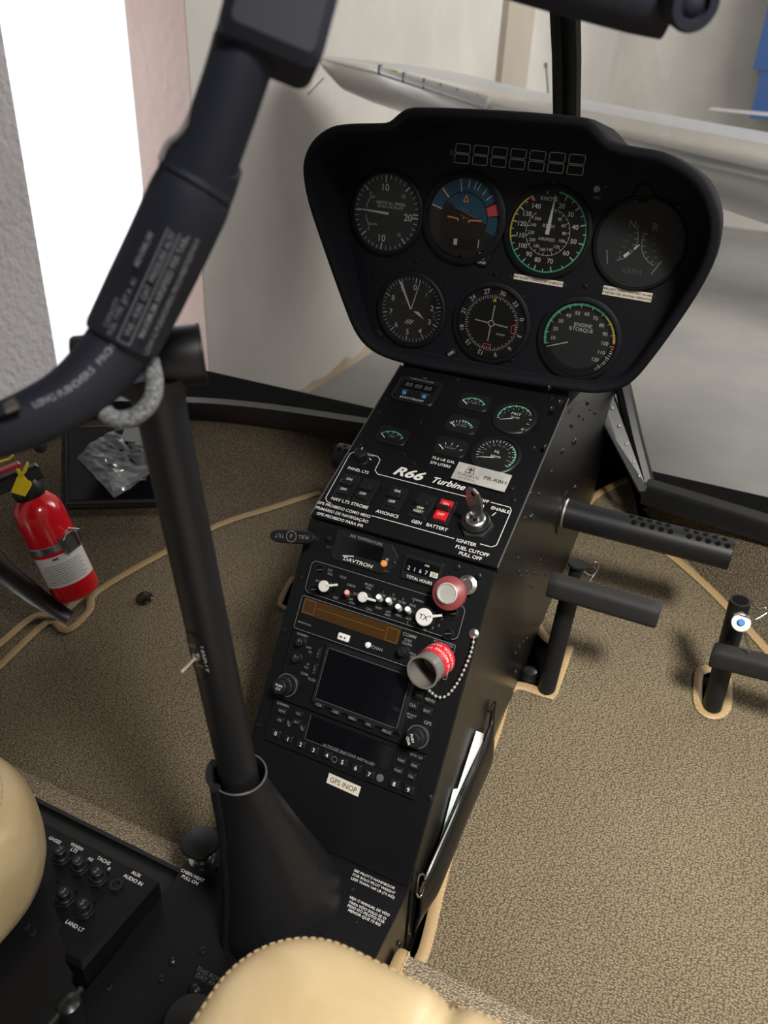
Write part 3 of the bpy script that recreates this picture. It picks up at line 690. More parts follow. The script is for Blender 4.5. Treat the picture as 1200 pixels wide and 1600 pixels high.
# chronometer
x, y = m_(652, 612)
g = thing('chronometer', 'oval chronometer with two blue buttons at the top left of the switch panel', 'clock', MID @ T(x, y, 0))
b = MB('blk'); oc = [(max(-.0245, min(.0245, .0285 * cos(2 * pi * i / 48))), max(-.019, min(.0185, .0285 * sin(2 * pi * i / 48)))) for i in range(48)]
b.prism(oc, 0, .0030, .001); b.build('bezel', g)
b = MB('glassk'); b.rbox((0, .0045), (.038, .0115), .001, .003, .0034); b.build('display', g, smooth=0)
b = MB('dim2'); b.text('88 88 88', 0, .0045, .0055, .0036, sx=1.1); b.mat('dim'); b.text('CHRONOMETER', 0, .0145, .0022, .0032, sx=1.2); b.text('TIMER', 0, .0215, .0014, .0004); b.text('SELECT', -.0115, -.0045, .0014, .0032); b.text('CONTROL', .0115, -.0045, .0014, .0032)
b.mat('white'); b.text('DAVTRON', 0, -.0148, .0030, .0032, shear=.2, sx=1.3); flat(b, 'lettering', g)
for s in (-1, 1):
    b = MB('blue'); b.cyl(.0026, .003, .0048, .0008, T(s * .0115, -.0085), 18); o = b.build('button', g); o['label'] = 'blue push button'

# ================================================================== radio panel
# left handle of the pull lever
x, y = l_(478, 842)
hd = thing('vent_pull_handle', 'flat black pull handle with PULL lettering sticking out left of the air temperature gauge', 'handle', LOW @ T(x - .004, y, .022) @ RZ(radians(12)))
b = MB('satin'); o = []
for i in range(36):
    a = 2 * pi * i / 36; o.append((.0235 * (abs(cos(a)) ** .55) * (1 if cos(a) > 0 else -1), .0068 * (abs(sin(a)) ** .9) * (1 if sin(a) > 0 else -1)))
b.prism(o, -.002, .002, .001); b.build('grip', hd)
b = MB('dim'); b.text('PULL', .0125, 0, .0035, .0022, rot=pi); b.text('TILT', -.0125, 0, .0035, .0022, rot=pi); b.arc(.0048, .0054, 0, 360, .0022); b.text('P', 0, 0, .004, .0022); flat(b, 'lettering', hd)
b = MB('steel'); b.cyl(.003, -.021, -.002, T=T(.010, 0), seg=12); b.build('rod', hd)
# air temperature gauge
x, y = l_(574, 866)
g = thing('air_temperature_gauge', 'AIR TEMPERATURE display unit with small orange lamp at the top of the radio panel', 'gauge', LOW @ T(x, y, 0))
b = MB('blk'); b.prism([(-.036, -.010), (-.033, -.014), (.020, -.014), (.031, -.004), (.031, .006), (.022, .015), (-.036, .015)], 0, .002, .0006); b.build('bezel', g, smooth=0)
b = MB('glassk'); b.rbox((-.006, .003), (.044, .014), .001, .002, .0023); b.build('display', g, smooth=0)
b = MB('dim'); b.text('AIR TEMPERATURE', -.004, .0128, .0028, .0024); b.mat('pt'); b.text('DAVTRON', -.006, -.0098, .0034, .0023, shear=.2, sx=1.3, bold=.01); b.line((-.023, -.008), (-.012, -.0055), .001, .0023); b.mat('dim2'); b.text('°F/°C', -.040, -.004, .002, .0004); b.text('OAT', .024, -.010, .002, .0023)
flat(b, 'lettering', g)
b = MB('led'); b.cyl(.0032, .002, .0052, .0012, T(.0195, -.0038), 18); o = b.build('lamp', g); o['label'] = 'small round orange lamp'
b = MB('dim'); b.cyl(.0014, .002, .004, .0004, T(.0215, .0005), 12); b.build('toggle', g)
b = MB('blk'); b.cyl(.0026, 0, .003, .0006, T(-.042, .004), 14); b.build('side_button', g)
screws(g, None, ((.041, -.002, .003), (.028, -.0005, .0022)), z=.001)
# hour meter
x, y = l_(660, 892)
g = thing('hour_meter', 'TOTAL HOURS counter reading digits beside the red knob', 'hour meter', LOW @ T(x, y, 0))
b = MB('blk'); b.rbox((0, 0), (.0385, .0235), .0015, 0, .0025, .0008); b.build('housing', g, smooth=0)
b = MB('glassk'); b.box((0, .002, .0026), (.033, .0125, .0006)); b.mat('pt')
for i, ch in enumerate('2167'): b.text(ch, -.0125 + i * .0058, -.0005, .0036, .003)
b.mat('tape').box((.0125, -.0005, .003), (.0075, .0048, .0002)); b.mat('ink').text('30', .0125, -.0005, .0034, .0032); b.mat('pt').text('HRS', .004, .0058, .0018, .003); b.text('TOTAL HOURS', 0, -.0085, .0026, .0027, bold=.01)
b.build('counter', g, smooth=0, fix=False)
# audio panel
def knob_lever(mb, r, h, ang, cap='pt'):
    mb.mat('blk').cyl(r * 1.15, 0, h * .6, .001, seg=20).cyl(r, h * .6, h, .0008, seg=24); mb.mat(cap).cyl(r * .98, h, h + .002, .0008, seg=24)
    a = radians(90 - ang); mb.prism([(p[0] * cos(a) - p[1] * sin(a), p[0] * sin(a) + p[1] * cos(a)) for p in ((r * .5, -.0013), (r + .0085, -.0010), (r + .0085, .0010), (r * .5, .0013))], h, h + .002, .0004)
g = thing('audio_panel', 'slim audio selector panel with white toggles and lever knobs above the amber radio', 'audio panel', LOW @ T(0, .0185, 0))
b = MB('plate'); b.prism(rrect((0, 0), (.1585, .0325), .006), 0, .003, .0006); b.build('faceplate', g, smooth=0)
b = MB('dim'); b.outline(rrect((0, 0), (.1575, .0315), .0055), .0004, .0031); o = flat(b, 'face_border', g); o['label'] = 'thin pale outline'
def rl(F0, u, v, dx=0, dy=.0185, h=.003): x, y = loc(LOW, u, v, h); return x - dx, y - dy
for u, v in ((500, 890), (491, 921), (707, 959), (700, 990)):
    x, y = rl(0, u, v); b = MB('satin'); b.lathe([(.0058, .003), (.0056, .0042), (.0042, .0044), (.004, .0032)], None, 20); b.mat('void').disc(.0042, .0033); b.mat('dim2').line((-.003, -.001), (.003, .001), .0008, .0034); b.build('screw', g, T(x, y))
x, y = rl(0, 507, 916, h=.012); b = MB(); knob_lever(b, .0056, .010, 68); b.build('volume_knob', g, T(x, y, .003))['label'] = 'lever knob with white cap at the left'
x, y = rl(0, 567, 933, h=.012); b = MB(); knob_lever(b, .0050, .009, 88); b.build('volume_knob', g, T(x, y, .003))['label'] = 'lever knob with white cap in the middle'
x, y = rl(0, 664, 964, h=.012); b = MB(); knob_lever(b, .0082, .011, 68); b.mat('ink').text('TX', 0, 0, .0045, .0132, bold=.01); b.build('selector_knob', g, T(x, y, .003))['label'] = 'large white capped knob marked TX'
for i, (u, v) in enumerate(((542, 929), (594, 937), (609, 942), (624, 952), (639, 956))):
    x, y = rl(0, u, v, h=.008)
    b = MB('chrome'); b.cyl(.0022, 0, .003, .0004, seg=12); b.mat('pink' if i == 0 else 'paper')
    b.tube([(-.0006, -.001, .002), (.0012 if i == 0 else .0, .002, .009), (.0022 if i == 0 else 0, .003, .012)], [.0019, .0027, .0024], 12)
    o = b.build('toggle_switch', g, T(x, y, .003)); o['label'] = 'pink capped toggle switch' if i == 0 else 'white capped toggle switch'
b = MB('dim'); za = .0032
for s, u, v, h in (('ICS', 516, 891, .0022), ('VOL', 516, 897, .0022), ('VOX', 536, 902, .0024), ('AFCM', 498, 908, .0020), ('KEY', 525, 934, .0022), ('CREW', 549, 915, .0022), ('ISO', 556, 928, .0022), ('AM', 548, 936, .0020), ('VOX', 550, 942, .0020), ('MUSIC', 577, 914, .0022), ('VOL', 576, 919, .0022), ('1', 599, 925, .0022), ('COM', 597, 930, .0022), ('2', 615, 929, .0022), ('COM', 613, 935, .0022),
                   ('3', 630, 936, .0022), ('COM', 628, 941, .0022), ('1', 646, 940, .0022), ('AUX', 645, 946, .0022), ('NAV', 592, 950, .0022), ('ADF', 607, 956, .0020), ('MKR', 606, 961, .0020), ('TRFC', 623, 962, .0020), ('AUX', 639, 967, .0020), ('2', 637, 972, .0020), ('TX', 646, 974, .0020), ('COM/MIC', 653, 938, .0018), ('CALL', 577, 952, .0020), ('PA', 664, 983, .0020), ('3', 676, 981, .0022), ('2', 686, 977, .0022), ('1', 691, 967, .0022)):
    x, y = rl(0, u, v); b.text(s, x, y, h, za, bold=.005)
flat(b, 'lettering', g)
# comm radio with amber display
Fc = (0, -.0172)
g = thing('comm_radio', 'comm radio with long dark amber display window above the navigator screen', 'radio', LOW @ T(0, -.0172, 0))
def rc(u, v, h=.004): x, y = loc(LOW, u, v, h); return x, y + .0172
b = MB('plate'); b.rbox((0, 0), (.159, .0335), .0015, 0, .004, .0006); b.build('faceplate', g, smooth=0)
b = MB('dim'); b.outline(rrect((0, 0), (.158, .0325), .001, 1), .0004, .0041); o = flat(b, 'face_border', g); o['label'] = 'thin pale outline'
wq = [rc(*p) for p in ((475, 932), (629, 983), (622, 1006), (470, 960))]
cx_ = sum(p[0] for p in wq) / 4; cy_ = sum(p[1] for p in wq) / 4
b = MB('amber'); b.rbox((cx_, cy_), (.102, .0155), .0008, .004, .0046, .0002); b.mat('amber2'); b.outline([(cx_ - .050, cy_ - .006), (cx_ - .038, cy_ - .006), (cx_ - .038, cy_ + .0065), (cx_ - .050, cy_ + .0065)], .0006, .0047); b.line((cx_ - .036, cy_ + .001), (cx_ + .036, cy_ + .001), .0005, .0047); b.outline([(cx_ + .038, cy_ - .0065), (cx_ + .0495, cy_ - .0065), (cx_ + .0495, cy_ + .0055), (cx_ + .038, cy_ + .0055)], .0005, .0047)
b.build('display', g, smooth=0)['label'] = 'dark amber display window'
x, y = rc(536, 996, .007); b = MB('paper'); b.rbox((0, 0), (.0115, .0065), .001, .0, .0035, .0008); b.mat('ink').box((-.002, 0, .0036), (.0025, .0015, .0003)); b.box((.002, 0, .0036), (.0015, .0015, .0003)); b.build('transfer_button', g, T(x, y, .004))['label'] = 'white rectangular button'
x, y = rc(574, 1008, .007); b = MB('paper'); b.cyl(.0028, 0, .004, .0014, seg=18); b.build('channel_button', g, T(x, y, .004))['label'] = 'small white round button'
x, y = rc(630, 1018, .008); b = MB('blk'); b.cyl(.0055, 0, .003, .0006); b.knurl(.0042, .003, .010, 16); b.build('tuning_knob', g, T(x, y, .004))
b = MB('dim')
for s, u, v, h in (('COMM', 640, 993, .0030), ('STBY', 638, 1001, .0024), ('CHAN', 636, 1006, .0024), ('CHAN', 589, 1013, .0028), ('BENDIX/KING', 476, 974, .0016), ('KY196A', 688, 1004, .0024), ('TSO', 703, 1009, .0024), ('PULL', 646, 1022, .0022), ('25K', 645, 1027, .0022)):
    x, y = rc(u, v); b.text(s, x, y, h, .0042, bold=.008)
flat(b, 'lettering', g)
# GPS navigator
g = thing('gps_navigator', 'moving map navigator with large dark screen and knobs on both sides', 'navigator', LOW @ T(0, -.069, 0))
def rg(u, v, h=.005): x, y = loc(LOW, u, v, h); return x, y + .069
b = MB('plate'); b.rbox((0, 0), (.159, .068), .0015, 0, .004, .0008); b.build('faceplate', g, smooth=0)
sq = [rg(*p) for p in ((510, 1017), (643, 1058), (621, 1138), (497, 1090))]
cx_ = sum(p[0] for p in sq) / 4; cy_ = sum(p[1] for p in sq) / 4
b = MB('blk'); b.rbox((cx_, cy_), (.094, .0585), .001, .004, .0072, .0022); b.build('screen_bezel', g, smooth=0)
b = MB('dim2'); b.outline(rrect((cx_, cy_ + .001), (.0845, .049), .001, 1), .0005, .0073); o = flat(b, 'screen_edge', g)
b = MB('glassk'); b.rbox((cx_, cy_ + .001), (.084, .0485), .0008, .0072, .0074); b.build('screen', g, smooth=0)['label'] = 'dark glossy screen'
for nm, (u, v), r in (('tuning_knob', (446, 1071), .0118), ('tuning_knob', (651, 1152), .0112)):
    x, y = rg(u, v, .010)
    b = MB('blk'); b.cyl(r, 0, .004, .001, seg=32); b.mat('dim2').arc(r * .86, r * .93, 0, 360, .0042); b.mat('blk').knurl(r * .78, .004, .012, 26, .05); b.knurl(r * .60, .012, .020, 22, .06)
    b.mat('pt').text('PUSH', 0, .0016, .0022, .0203, bold=.01, rot=radians(-60 if u > 600 else 0)); b.text('C/V' if u < 600 else 'CRSR', 0 if u < 600 else -.0028, -.0018, .0022, .0203, bold=.01, rot=radians(-60 if u > 600 else 0))
    b.build(nm, g, T(x, y, .004))
for u, v in ((471, 1003), (465, 1028)):
    x, y = rg(u, v, .006); b = MB('blk'); b.cyl(.0048, 0, .002, .0005); b.knurl(.0038, .002, .009, 14); b.mat('dim').box((0, .002, .0091), (.0007, .003, .0002)); b.build('volume_knob', g, T(x, y, .004))
for s, u, v, w_, h_ in (('', 497, 1021, .005, .0115), ('', 491, 1046, .005, .0115), ('-D+', 654, 1086, .009, .0075), ('MENU', 672, 1094, .0095, .0075), ('CLR', 645, 1102, .0095, .0075), ('ENT', 667, 1111, .0095, .0075), ('CDI', 499, 1101, .0105, .005), ('OBS', 525, 1112, .0105, .005), ('MSG', 551, 1122, .0105, .005), ('FPL', 577, 1132, .0105, .005), ('PROC', 605, 1143, .0105, .005)):
    x, y = rg(u, v, .006); b = MB('blk'); b.rbox((0, 0), (w_, h_), .0012, 0, .002, .0007); b.mat('dim')
    if s: b.text(s, 0, 0, .0024, .0021, bold=.008)
    else: b.text('<', 0, .003, .002, .0021, rot=-pi / 2); b.text('>', 0, -.003, .002, .0021, rot=-pi / 2); b.box((0, 0, .0021), (.0006, .002, .0001))
    b.build('key', g, T(x, y, .0055 if w_ > .0104 else .004), smooth=0)
b = MB('dim')
for s, u, v, h in (('GARMIN', 472, 992, .0022), ('COM', 475, 1053, .0024), ('VLOC', 487, 1062, .0024), ('GPS', 668, 1130, .0030), ('DEFAULT', 642, 1117, .0018), ('NAV', 640, 1121, .0018), ('PWR', 482, 1012, .0018), ('SQ', 484, 1019, .0018), ('ID', 481, 1038, .0018), ('VOL', 478, 1043, .0018), ('RNG', 668, 1071, .0020)):
    x, y = rg(u, v); b.text(s, x, y, h, .0043, bold=.008)
flat(b, 'lettering', g)
# transponder
g = thing('transponder', 'transponder with a row of numbered keys 0 to 9 under the navigator', 'transponder', LOW @ T(0, -.1248, 0))
def rt(u, v, h=.005): x, y = loc(LOW, u, v, h); return x, y + .1248
b = MB('plate'); b.rbox((0, 0), (.159, .0415), .0015, 0, .0035, .0007); b.build('faceplate', g, smooth=0)
sq = [rt(*p, .0035) for p in ((489, 1119), (613, 1168), (604, 1206), (480, 1152))]
cx_ = sum(p[0] for p in sq) / 4; cy_ = sum(p[1] for p in sq) / 4
b = MB('glassk'); b.rbox((cx_, cy_), (.086, .0225), .0008, .0035, .0045, .0004); b.mat('dim2'); b.line((cx_ - .0433, cy_ + .0115), (cx_ - .0433, cy_ - .0113), .0005, .0046); b.line((cx_ - .0433, cy_ - .0113), (cx_ + .0, cy_ - .0113), .0005, .0046); b.build('display', g, smooth=0)
for s, u, v in list(zip('01234567', (431, 450, 470, 490, 511, 535, 556, 577), (1146, 1155, 1163, 1172, 1180, 1191, 1200, 1210))) + [('8', 616, 1225), ('9', 638, 1234)]:
    x, y = rt(u, v, .006); b = MB('blk'); b.rbox((0, 0), (.0095, .0072), .0012, 0, .0028, .0008); b.mat('pt').text(s, 0, 0, .0038, .0029, bold=.01); b.build('number_key', g, T(x, y, .0035), smooth=0)
for s, u, v in (('IDENT', 441, 1111), ('ON', 466, 1115), ('VFR', 437, 1125), ('ALT', 463, 1128), ('STBY', 451, 1131), ('OFF', 472, 1138), ('FUNC', 627, 1188), ('CRSR', 647, 1196), ('START', 622, 1204), ('CLR', 642, 1213)):
    x, y = rt(u, v, .005); w_ = .0088 if s not in ('STBY', 'OFF') else .0062; b = MB('blk'); b.rbox((0, 0), (w_, .0062), .001, 0, .0018, .0006); b.mat('dim').text(s, 0, 0, .0021, .0019, bold=.01, rot=radians(-60) if s in ('STBY', 'OFF') else 0, sx=.85); b.build('key', g, T(x, y, .0035), smooth=0)
b = MB('dim'); x, y = rt(546, 1176, .0035); b.text('ALTITUDE ENCODER INSTALLED', x, y - .0015, .0025, .0047)
x, y = rt(441, 1101); b.text('GARMIN', x, y, .0024, .0037, bold=.01); x, y = rt(650, 1182); b.text('GTX 327', x, y, .0022, .0037)
flat(b, 'lettering', g)
b = MB('dim2'); x, y = rt(522, 1187); b.arc(.0022, .003, 0, 360, .0037, T(x, y)); b.build('lock_screw', g); b = MB('dim2'); x, y = rt(593, 1216); b.cyl(.0036, .0035, .0045, .0004, T(x, y)); b.build('light_sensor', g)
# sticker
x, y = l_(537, 1226)
b = MB('tape'); b.box((0, 0, .0003), (.0335, .0095, .0005)); b.mat('ink').text('GPS INOP', 0, 0, .0048, .0007, bold=.005, sx=.93)
o = b.build('sticker', None, LOW @ T(x, y) @ RZ(radians(-1.5)), smooth=0, fix=False); tag(o, 'small cream sticker reading GPS INOP below the transponder', 'sticker')
# screws of the radio panel
screws(lp, LOW, ((469, 902), (715, 886), (740, 992), (671, 1246), (405, 1134), (443, 985), (748, 900), (670, 1075)), .0032)
# red mushroom knob
x, y = l_(701, 927, .022)
g = thing('fuel_cutoff_pull', 'round dull red pull knob with silver centre at the right of the radio panel', 'pull knob', LOW @ T(x, y, 0))
b = MB('steel'); b.cyl(.0055, 0, .018, seg=20); b.build('shaft', g)
b = MB('redk'); b.lathe([(.006, .014), (.0135, .015), (.0155, .018), (.0150, .022), (.0105, .0255), (.0085, .0262)], seg=40); b.build('knob_ring', g)['label'] = 'dull red ring'
b = MB('plac'); b.lathe([(.0092, .0255), (.0095, .0275), (.0082, .0285), (.0074, .0272), (0, .0272)], seg=32); b.build('knob_centre', g)['label'] = 'silver button in the centre'
b.T = I4
x, y = l_(734, 914)
g = thing('guide_pulley', 'small silver spool fitting just right of the red knob', 'fitting', LOW @ T(x, y, 0))
b = MB('steel'); b.cyl(.004, 0, .008, seg=16); b.lathe([(.004, .006), (.0088, .008), (.0088, .010), (.0055, .0115), (.004, .0095), (0, .0095)], seg=28); b.build('spool', g)
# guard tube with red band and bead chain
x, y = l_(694, 1033, .010)
tubeM = LOW @ T(*l_(688, 1028, .004), 0)
g = thing('fuel_cutoff_guard', 'clear grey guard cup with red lettered band hanging over the radio', 'guard', tubeM)
ax0 = Vector((0, 0, .004)); d_ = (tubeM.inverted() @ onp(661, 1050, LOW.col[3].xyz + LOW.col[2].xyz * .036, LOW.col[2].xyz)) - ax0
Q = Matrix.Translation(ax0) @ d_.to_track_quat('Z', 'Y').to_matrix().to_4x4(); L_ = d_.length; r_ = .0145
M['cup'] = mat('grey_acrylic_cup', (.17, .16, .15), .2, spec=.6, coat=.3)
b = MB('cup'); b.lathe([(r_, L_ * .35), (r_, L_), (r_ + .0008, L_ + .001), (r_ - .0012, L_ + .001), (r_ - .0014, L_ * .2), (.005, L_ * .12), (0, L_ * .12)], Q, 40); b.build('cup', g)
b = MB('redband'); b.lathe([(r_ + .0004, L_ * .02), (r_ + .0005, L_ * .62)], Q, 40); b.lathe([(r_ - .001, L_ * .02), (r_ + .0004, L_ * .02)], Q, 40)
b.mat('pt')
def wrap(mb, s, h, zc, a_mid, Q, r):
    vs, fs = text_geo(s, .01, 0, 1.0); k = h / .69; x0 = min(v.x for v in vs); x1 = max(v.x for v in vs)
    out = []
    for v in vs:
        a = a_mid + ((v.x - (x0 + x1) / 2) * k) / r; out.append((r * cos(a), r * sin(a), zc + (v.y - .35) * k))
    mb.add(out, fs, Q)
# direction of the panel's up on the tube
up_l = Q.inverted().to_3x3() @ Vector((.45, .9, 0)); am = atan2(up_l.y, up_l.x)
wrap(b, 'CONTROL GUARD', .0036, L_ * .20, am, Q, r_ + .0008); wrap(b, 'REMOVE BEFORE TAKEOFF', .0036, L_ * .42, am, Q, r_ + .0008)
b.build('red_band', g, fix=False)['label'] = 'red band with white lettering'
ch = thing('bead_chain', 'silver bead chain looping from the panel screw to the guard cup', 'chain', LOW @ T(*l_(741, 990), 0))
iv = ch.matrix_world.inverted()
cp = [LOW @ Vector((*l_(u, v, h), h)) for u, v, h in ((741, 988, .004), (738, 1012, .006), (728, 1040, .007), (714, 1068, .007), (698, 1087, .008), (684, 1089, .010), (672, 1080, .014), (664, 1072, .018))]
P = catmull(cp, 12); b = MB('chrome'); acc = 0; last = P[0]; L_t = []
for i in range(1, len(P)):
    acc += (P[i] - P[i - 1]).length
    if acc >= .0036: L_t.append(P[i]); acc = 0
b = MB('plac')
for p in L_t: b.lathe([(0, -.0014), (.0010, -.0010), (.0014, 0), (.0010, .0010), (0, .0014)], Matrix.Translation(p), 8)
b.build('beads', ch, iv)['kind'] = 'stuff'
b = MB('steel'); b.tube(P, .00035, 5); b.build('wire', ch, iv)
b = MB('steel'); b.lathe([(.0045, 0), (.0045, .002), (.002, .003), (.002, .005), (0, .005)], seg=18); b.build('anchor_screw', ch)

# rivets and bolts on the right flank of the console, and the bracket angle
rv = [(818, 673, 2), (852, 698, 2), (835, 700, 1), (858, 605, 2), (875, 628, 3), (862, 638, 2), (893, 665, 2), (897, 690, 4), (878, 705, 3), (905, 650, 1), (912, 655, 1), (922, 640, 1), (918, 630, 2), (930, 645, 2), (862, 737, 1), (830, 771, 1), (842, 772, 1), (820, 810, 1), (830, 808, 3), (898, 762, 3), (810, 872, 1), (815, 900, 1), (812, 893, 1), (845, 876, 1), (857, 876, 1), (823, 894, 1), (834, 896, 1), (842, 897, 1), (852, 898, 1), (831, 917, 1), (806, 1020, 1), (812, 1010, 1), (818, 1003, 1), (824, 998, 1), (806, 1050, 2), (690, 1392, 2), (655, 1440, 1), (640, 1460, 2), (625, 1475, 2)]
screws(con, None, [q for q in [(*loc(SIDE, u, v), .0012 + .0009 * s) for u, v, s in rv] if 0 < q[0] < .58 or q[0] < -.08], dome=True, Mx=Wc @ SIDE, z=-.0004, m='side', name='rivet')
# fresh air tubes on both flanks
Pd = Vector((.095, .339, -.030))
for s in (1, -1):
    if s == 1: o0, L_, r = Vector((.0945, .339, -.030)), .199, .0182
    else: o0, L_, r = Vector((-.0945, .339, -.030)), .128, .0182
    g = thing('air_tube', 'long black perforated air tube sticking out right of the console' if s == 1 else 'short visible end of black perforated tube left of the console', 'tube', Matrix.Translation(o0) @ Matrix.Rotation(s * pi / 2, 4, 'Y'), 'perforated air tubes')
    b = MB('tube'); b.lathe([(r, 0), (r, L_), (r - .002, L_ + .0008), (r - .003, L_), (r - .003, L_ - .03), (0, L_ - .03)], seg=40); b.build('tube_body', g)
    b = MB('side'); b.lathe([(r + .010, 0), (r + .010, .0015), (r + .001, .003)], seg=40); b.build('flange', g)
    b = MB('alu'); b.lathe([(r + .0005, .0015), (r + .0012, .003), (r + .0002, .005)], seg=40); b.build('clamp_ring', g)
    b = MB('void')
    for row in (0, 1):
        for i in range(11):
            if i == 5 or L_ - .117 + i * .0106 < .004: continue
            z_ = L_ - .117 + i * .0106 + row * .0045; a = radians((180, 211)[row] if s == 1 else (0, -31)[row])
            X = Matrix.Rotation(a, 4, 'Z') @ Matrix.Translation((r + .0001, 0, z_)) @ Matrix.Rotation(pi / 2, 4, 'Y'); b.disc(.0034, 0, X, 14)
    b.build('perforations', g)
# map pocket on the right flank with papers
Pt = [Vector((.0955, .118, -.150)), Vector((.108, .105, -.158)), Vector((.124, .06, -.165)), Vector((.128, .0, -.175)), Vector((.120, -.055, -.186)), Vector((.106, -.088, -.196)), Vector((.0955, -.094, -.20))]
Pt = [onx(773, 1097, .0985), onx(768, 1128, .0995), onx(756, 1163, .1015), onx(740, 1202, .1040), onx(722, 1242, .1040), onx(700, 1293, .1025), onx(671, 1358, .1000), onx(656, 1394, .0985)]
Pt = catmull(Pt, 5)
g = thing('map_pocket', 'black leather map pocket bulging on the right flank of the console', 'pocket', Matrix.Translation((.1, .0, -.25)))
Wg = Matrix.Translation((-.1, 0, .25))
b = MB('side'); n_ = len(Pt); rings = [[p.copy() for p in Pt]]
for k in range(1, 7):
    t = k / 6; rings.append([Vector((.0955 + (p.x - .0955) * (1 - t) + .012 * sin(pi * t) * min(1, 12 * (p.x - .0978) / .0065 * .2), p.y, p.z - .072 * t)) for p in Pt])
b.loft(rings, close=False); b.build('pocket_front', g, Wg, 60, solid=.002)
b = MB('side'); b.tube(Pt, .0022, 8); b.build('pocket_rim', g, Wg)
b = MB('chrome'); b.tube(catmull([onx(651, 1395, .0985), onx(654, 1370, .0995), onx(661, 1366, .1000), onx(664, 1374, .1000), onx(660, 1394, .1000), onx(655, 1402, .0995), onx(651, 1395, .0985)], 4), .0010, 6); b.build('hook', g, Wg)
b = MB('side'); b.tube([onx(764, 1112, .0985), onx(770, 1101, .0990), onx(766, 1130, .0995)], .0016, 6); b.build('clip', g, Wg)
M['paper2'] = mat('greenish_paper', (.60, .70, .66), .7)
for m__, nm, lab, Lq, Rq, x0_, x1_ in (('paper', 'papers', 'sheaf of white papers standing in the map pocket', ((745, 1142), (728, 1195), (717, 1229), (701, 1277), (689, 1310), (674, 1349)), ((755, 1146), (749, 1180), (735, 1212), (712, 1264), (697, 1296), (676, 1348)), .0978, (.0985, .0985, .0985, .0985, .0985, .0985)),
                                       ('paper2', 'paper_sheet', 'pale green sheet tucked behind the white papers inside the map pocket', ((709, 1233), (700, 1268), (692, 1300), (684, 1326)), ((717, 1232), (706, 1266), (697, 1293), (687, 1325)), .0966, (.0972,) * 4)):
    r1_ = [onx(u, v, x0_) for u, v in Lq]; r2_ = [onx(u, v, xx) for (u, v), xx in zip(Rq, x1_)]
    r3_ = [Vector((p.x, p.y, p.z - .03)) for p in r2_]; c0_ = r1_[0]
    b = MB(m__); b.loft([[p - c0_ for p in r] for r in (r1_, r2_, r3_)], close=False); o = b.build(nm, None, Matrix.Translation(c0_), 30, solid=.0012); tag(o, lab, 'paper')

# ================================================================== instrument panel
OL = [(645, 167), (700, 168), (800, 173), (905, 182), (925, 190), (940, 205), (955, 220), (985, 228), (1030, 236), (1070, 255), (1100, 280), (1118, 315), (1125, 355), (1118, 400), (1095, 450), (1060, 505), (1020, 560), (990, 595), (965, 610), (930, 616), (890, 612), (800, 600), (720, 587), (650, 574), (600, 560), (570, 542), (550, 515), (530, 465), (505, 395), (480, 320), (471, 270), (475, 240), (490, 215), (515, 198), (545, 193), (585, 192), (605, 190), (620, 178), (632, 170)]
Pa = Vector((0, .238, .155)); Pb_ = Vector((0, .195, .415)); nl_ = Vector((1, 0, 0)).cross(Pb_ - Pa)
ip = thing('instrument_panel', 'black flared instrument panel with seven flight instruments standing on the console', 'instrument panel', UP)
iu = UP.inverted()
lipW = catmull([onp(u, v, Pa, nl_) for u, v in OL + OL[:1]], 3)[:-1]
lip = [iu @ p for p in lipW]; ctr = Vector((0, .13, 0))
def insets(P, d):
    n = len(P); out = []
    for i in range(n):
        t = P[(i + 1) % n] - P[i - 1]; nn = Vector((-t.y, t.x)).normalized(); out.append((P[i].x - nn.x * d * -1, P[i].y - nn.y * d * -1))
    return out
ar = sum(lip[i - 1].x * lip[i].y - lip[i].x * lip[i - 1].y for i in range(len(lip)))
sg = 1 if ar > 0 else -1
def off(d, zf):
    o = insets(lip, d * sg); return [Vector((p[0], p[1], zf(q))) for p, q in zip(o, lip)]
rings = [off(.018, lambda q: -.055), off(.004, lambda q: -.050), off(.0, lambda q: q.z - .030), off(.0, lambda q: q.z - .004), off(.0018, lambda q: q.z - .0008), off(.0045, lambda q: q.z), off(.0075, lambda q: q.z - .001), off(.0095, lambda q: q.z - .005), off(.0125, lambda q: -.001)]
b = MB('hood'); b.loft(rings, cap0=True); b.build('hood', ip, smooth=60)
fp = off(.011, lambda q: 0)
b = MB('hood'); b.box((0, .003, -.030), (.188, .030, .066), ch=.001); b.build('pedestal', ip, smooth=0)
b = MB('panel'); b.poly([(p.x, p.y) for p in fp], 0); b.build('face_plate', ip, smooth=0, fix=False)
# annunciators
c0, c1, r1_ = u_(724, 232), u_(902, 249), u_(722, 248)
dxa = (c1[0] - c0[0]) / 6; dya = r1_[1] - c0[1]
for j in range(2):
    for i in range(7):
        b = MB('panel'); b.box((0, 0, .0004), (.0158, .0080, .0008)); b.mat('annun').outline(rrect((0, 0), (.0152, .0080), .0012, 2), .0006, .001)
        b.build('annunciator', ip, T(c0[0] + dxa * i, c0[1] + dya * j, 0), smooth=0, fix=False)
b = MB('brass'); b.cyl(.0035, 0, .001, .0003, T(*u_(707, 238)), 16); b.build('light_sensor', ip)
b = MB('dim'); b.cyl(.0032, 0, .003, .001, T(*u_(933, 295)), 16); o = b.build('test_button', ip); o['label'] = 'small pale round button'
b = MB('dim'); x, y = u_(933, 309); b.text('TEST', x, y, .0024, .0004)
x, y = u_(755, 403)
for s, dy in (('PUSH', .0042), ('TO', 0), ('CAGE', -.0042)): b.mat('white').text(s, x, y + dy, .0024, .0032)
b.mat('white'); x, y = u_(706, 551); b.text('OBS', x, y, .003, .0032, rot=radians(40)); flat(b, 'lettering', ip)
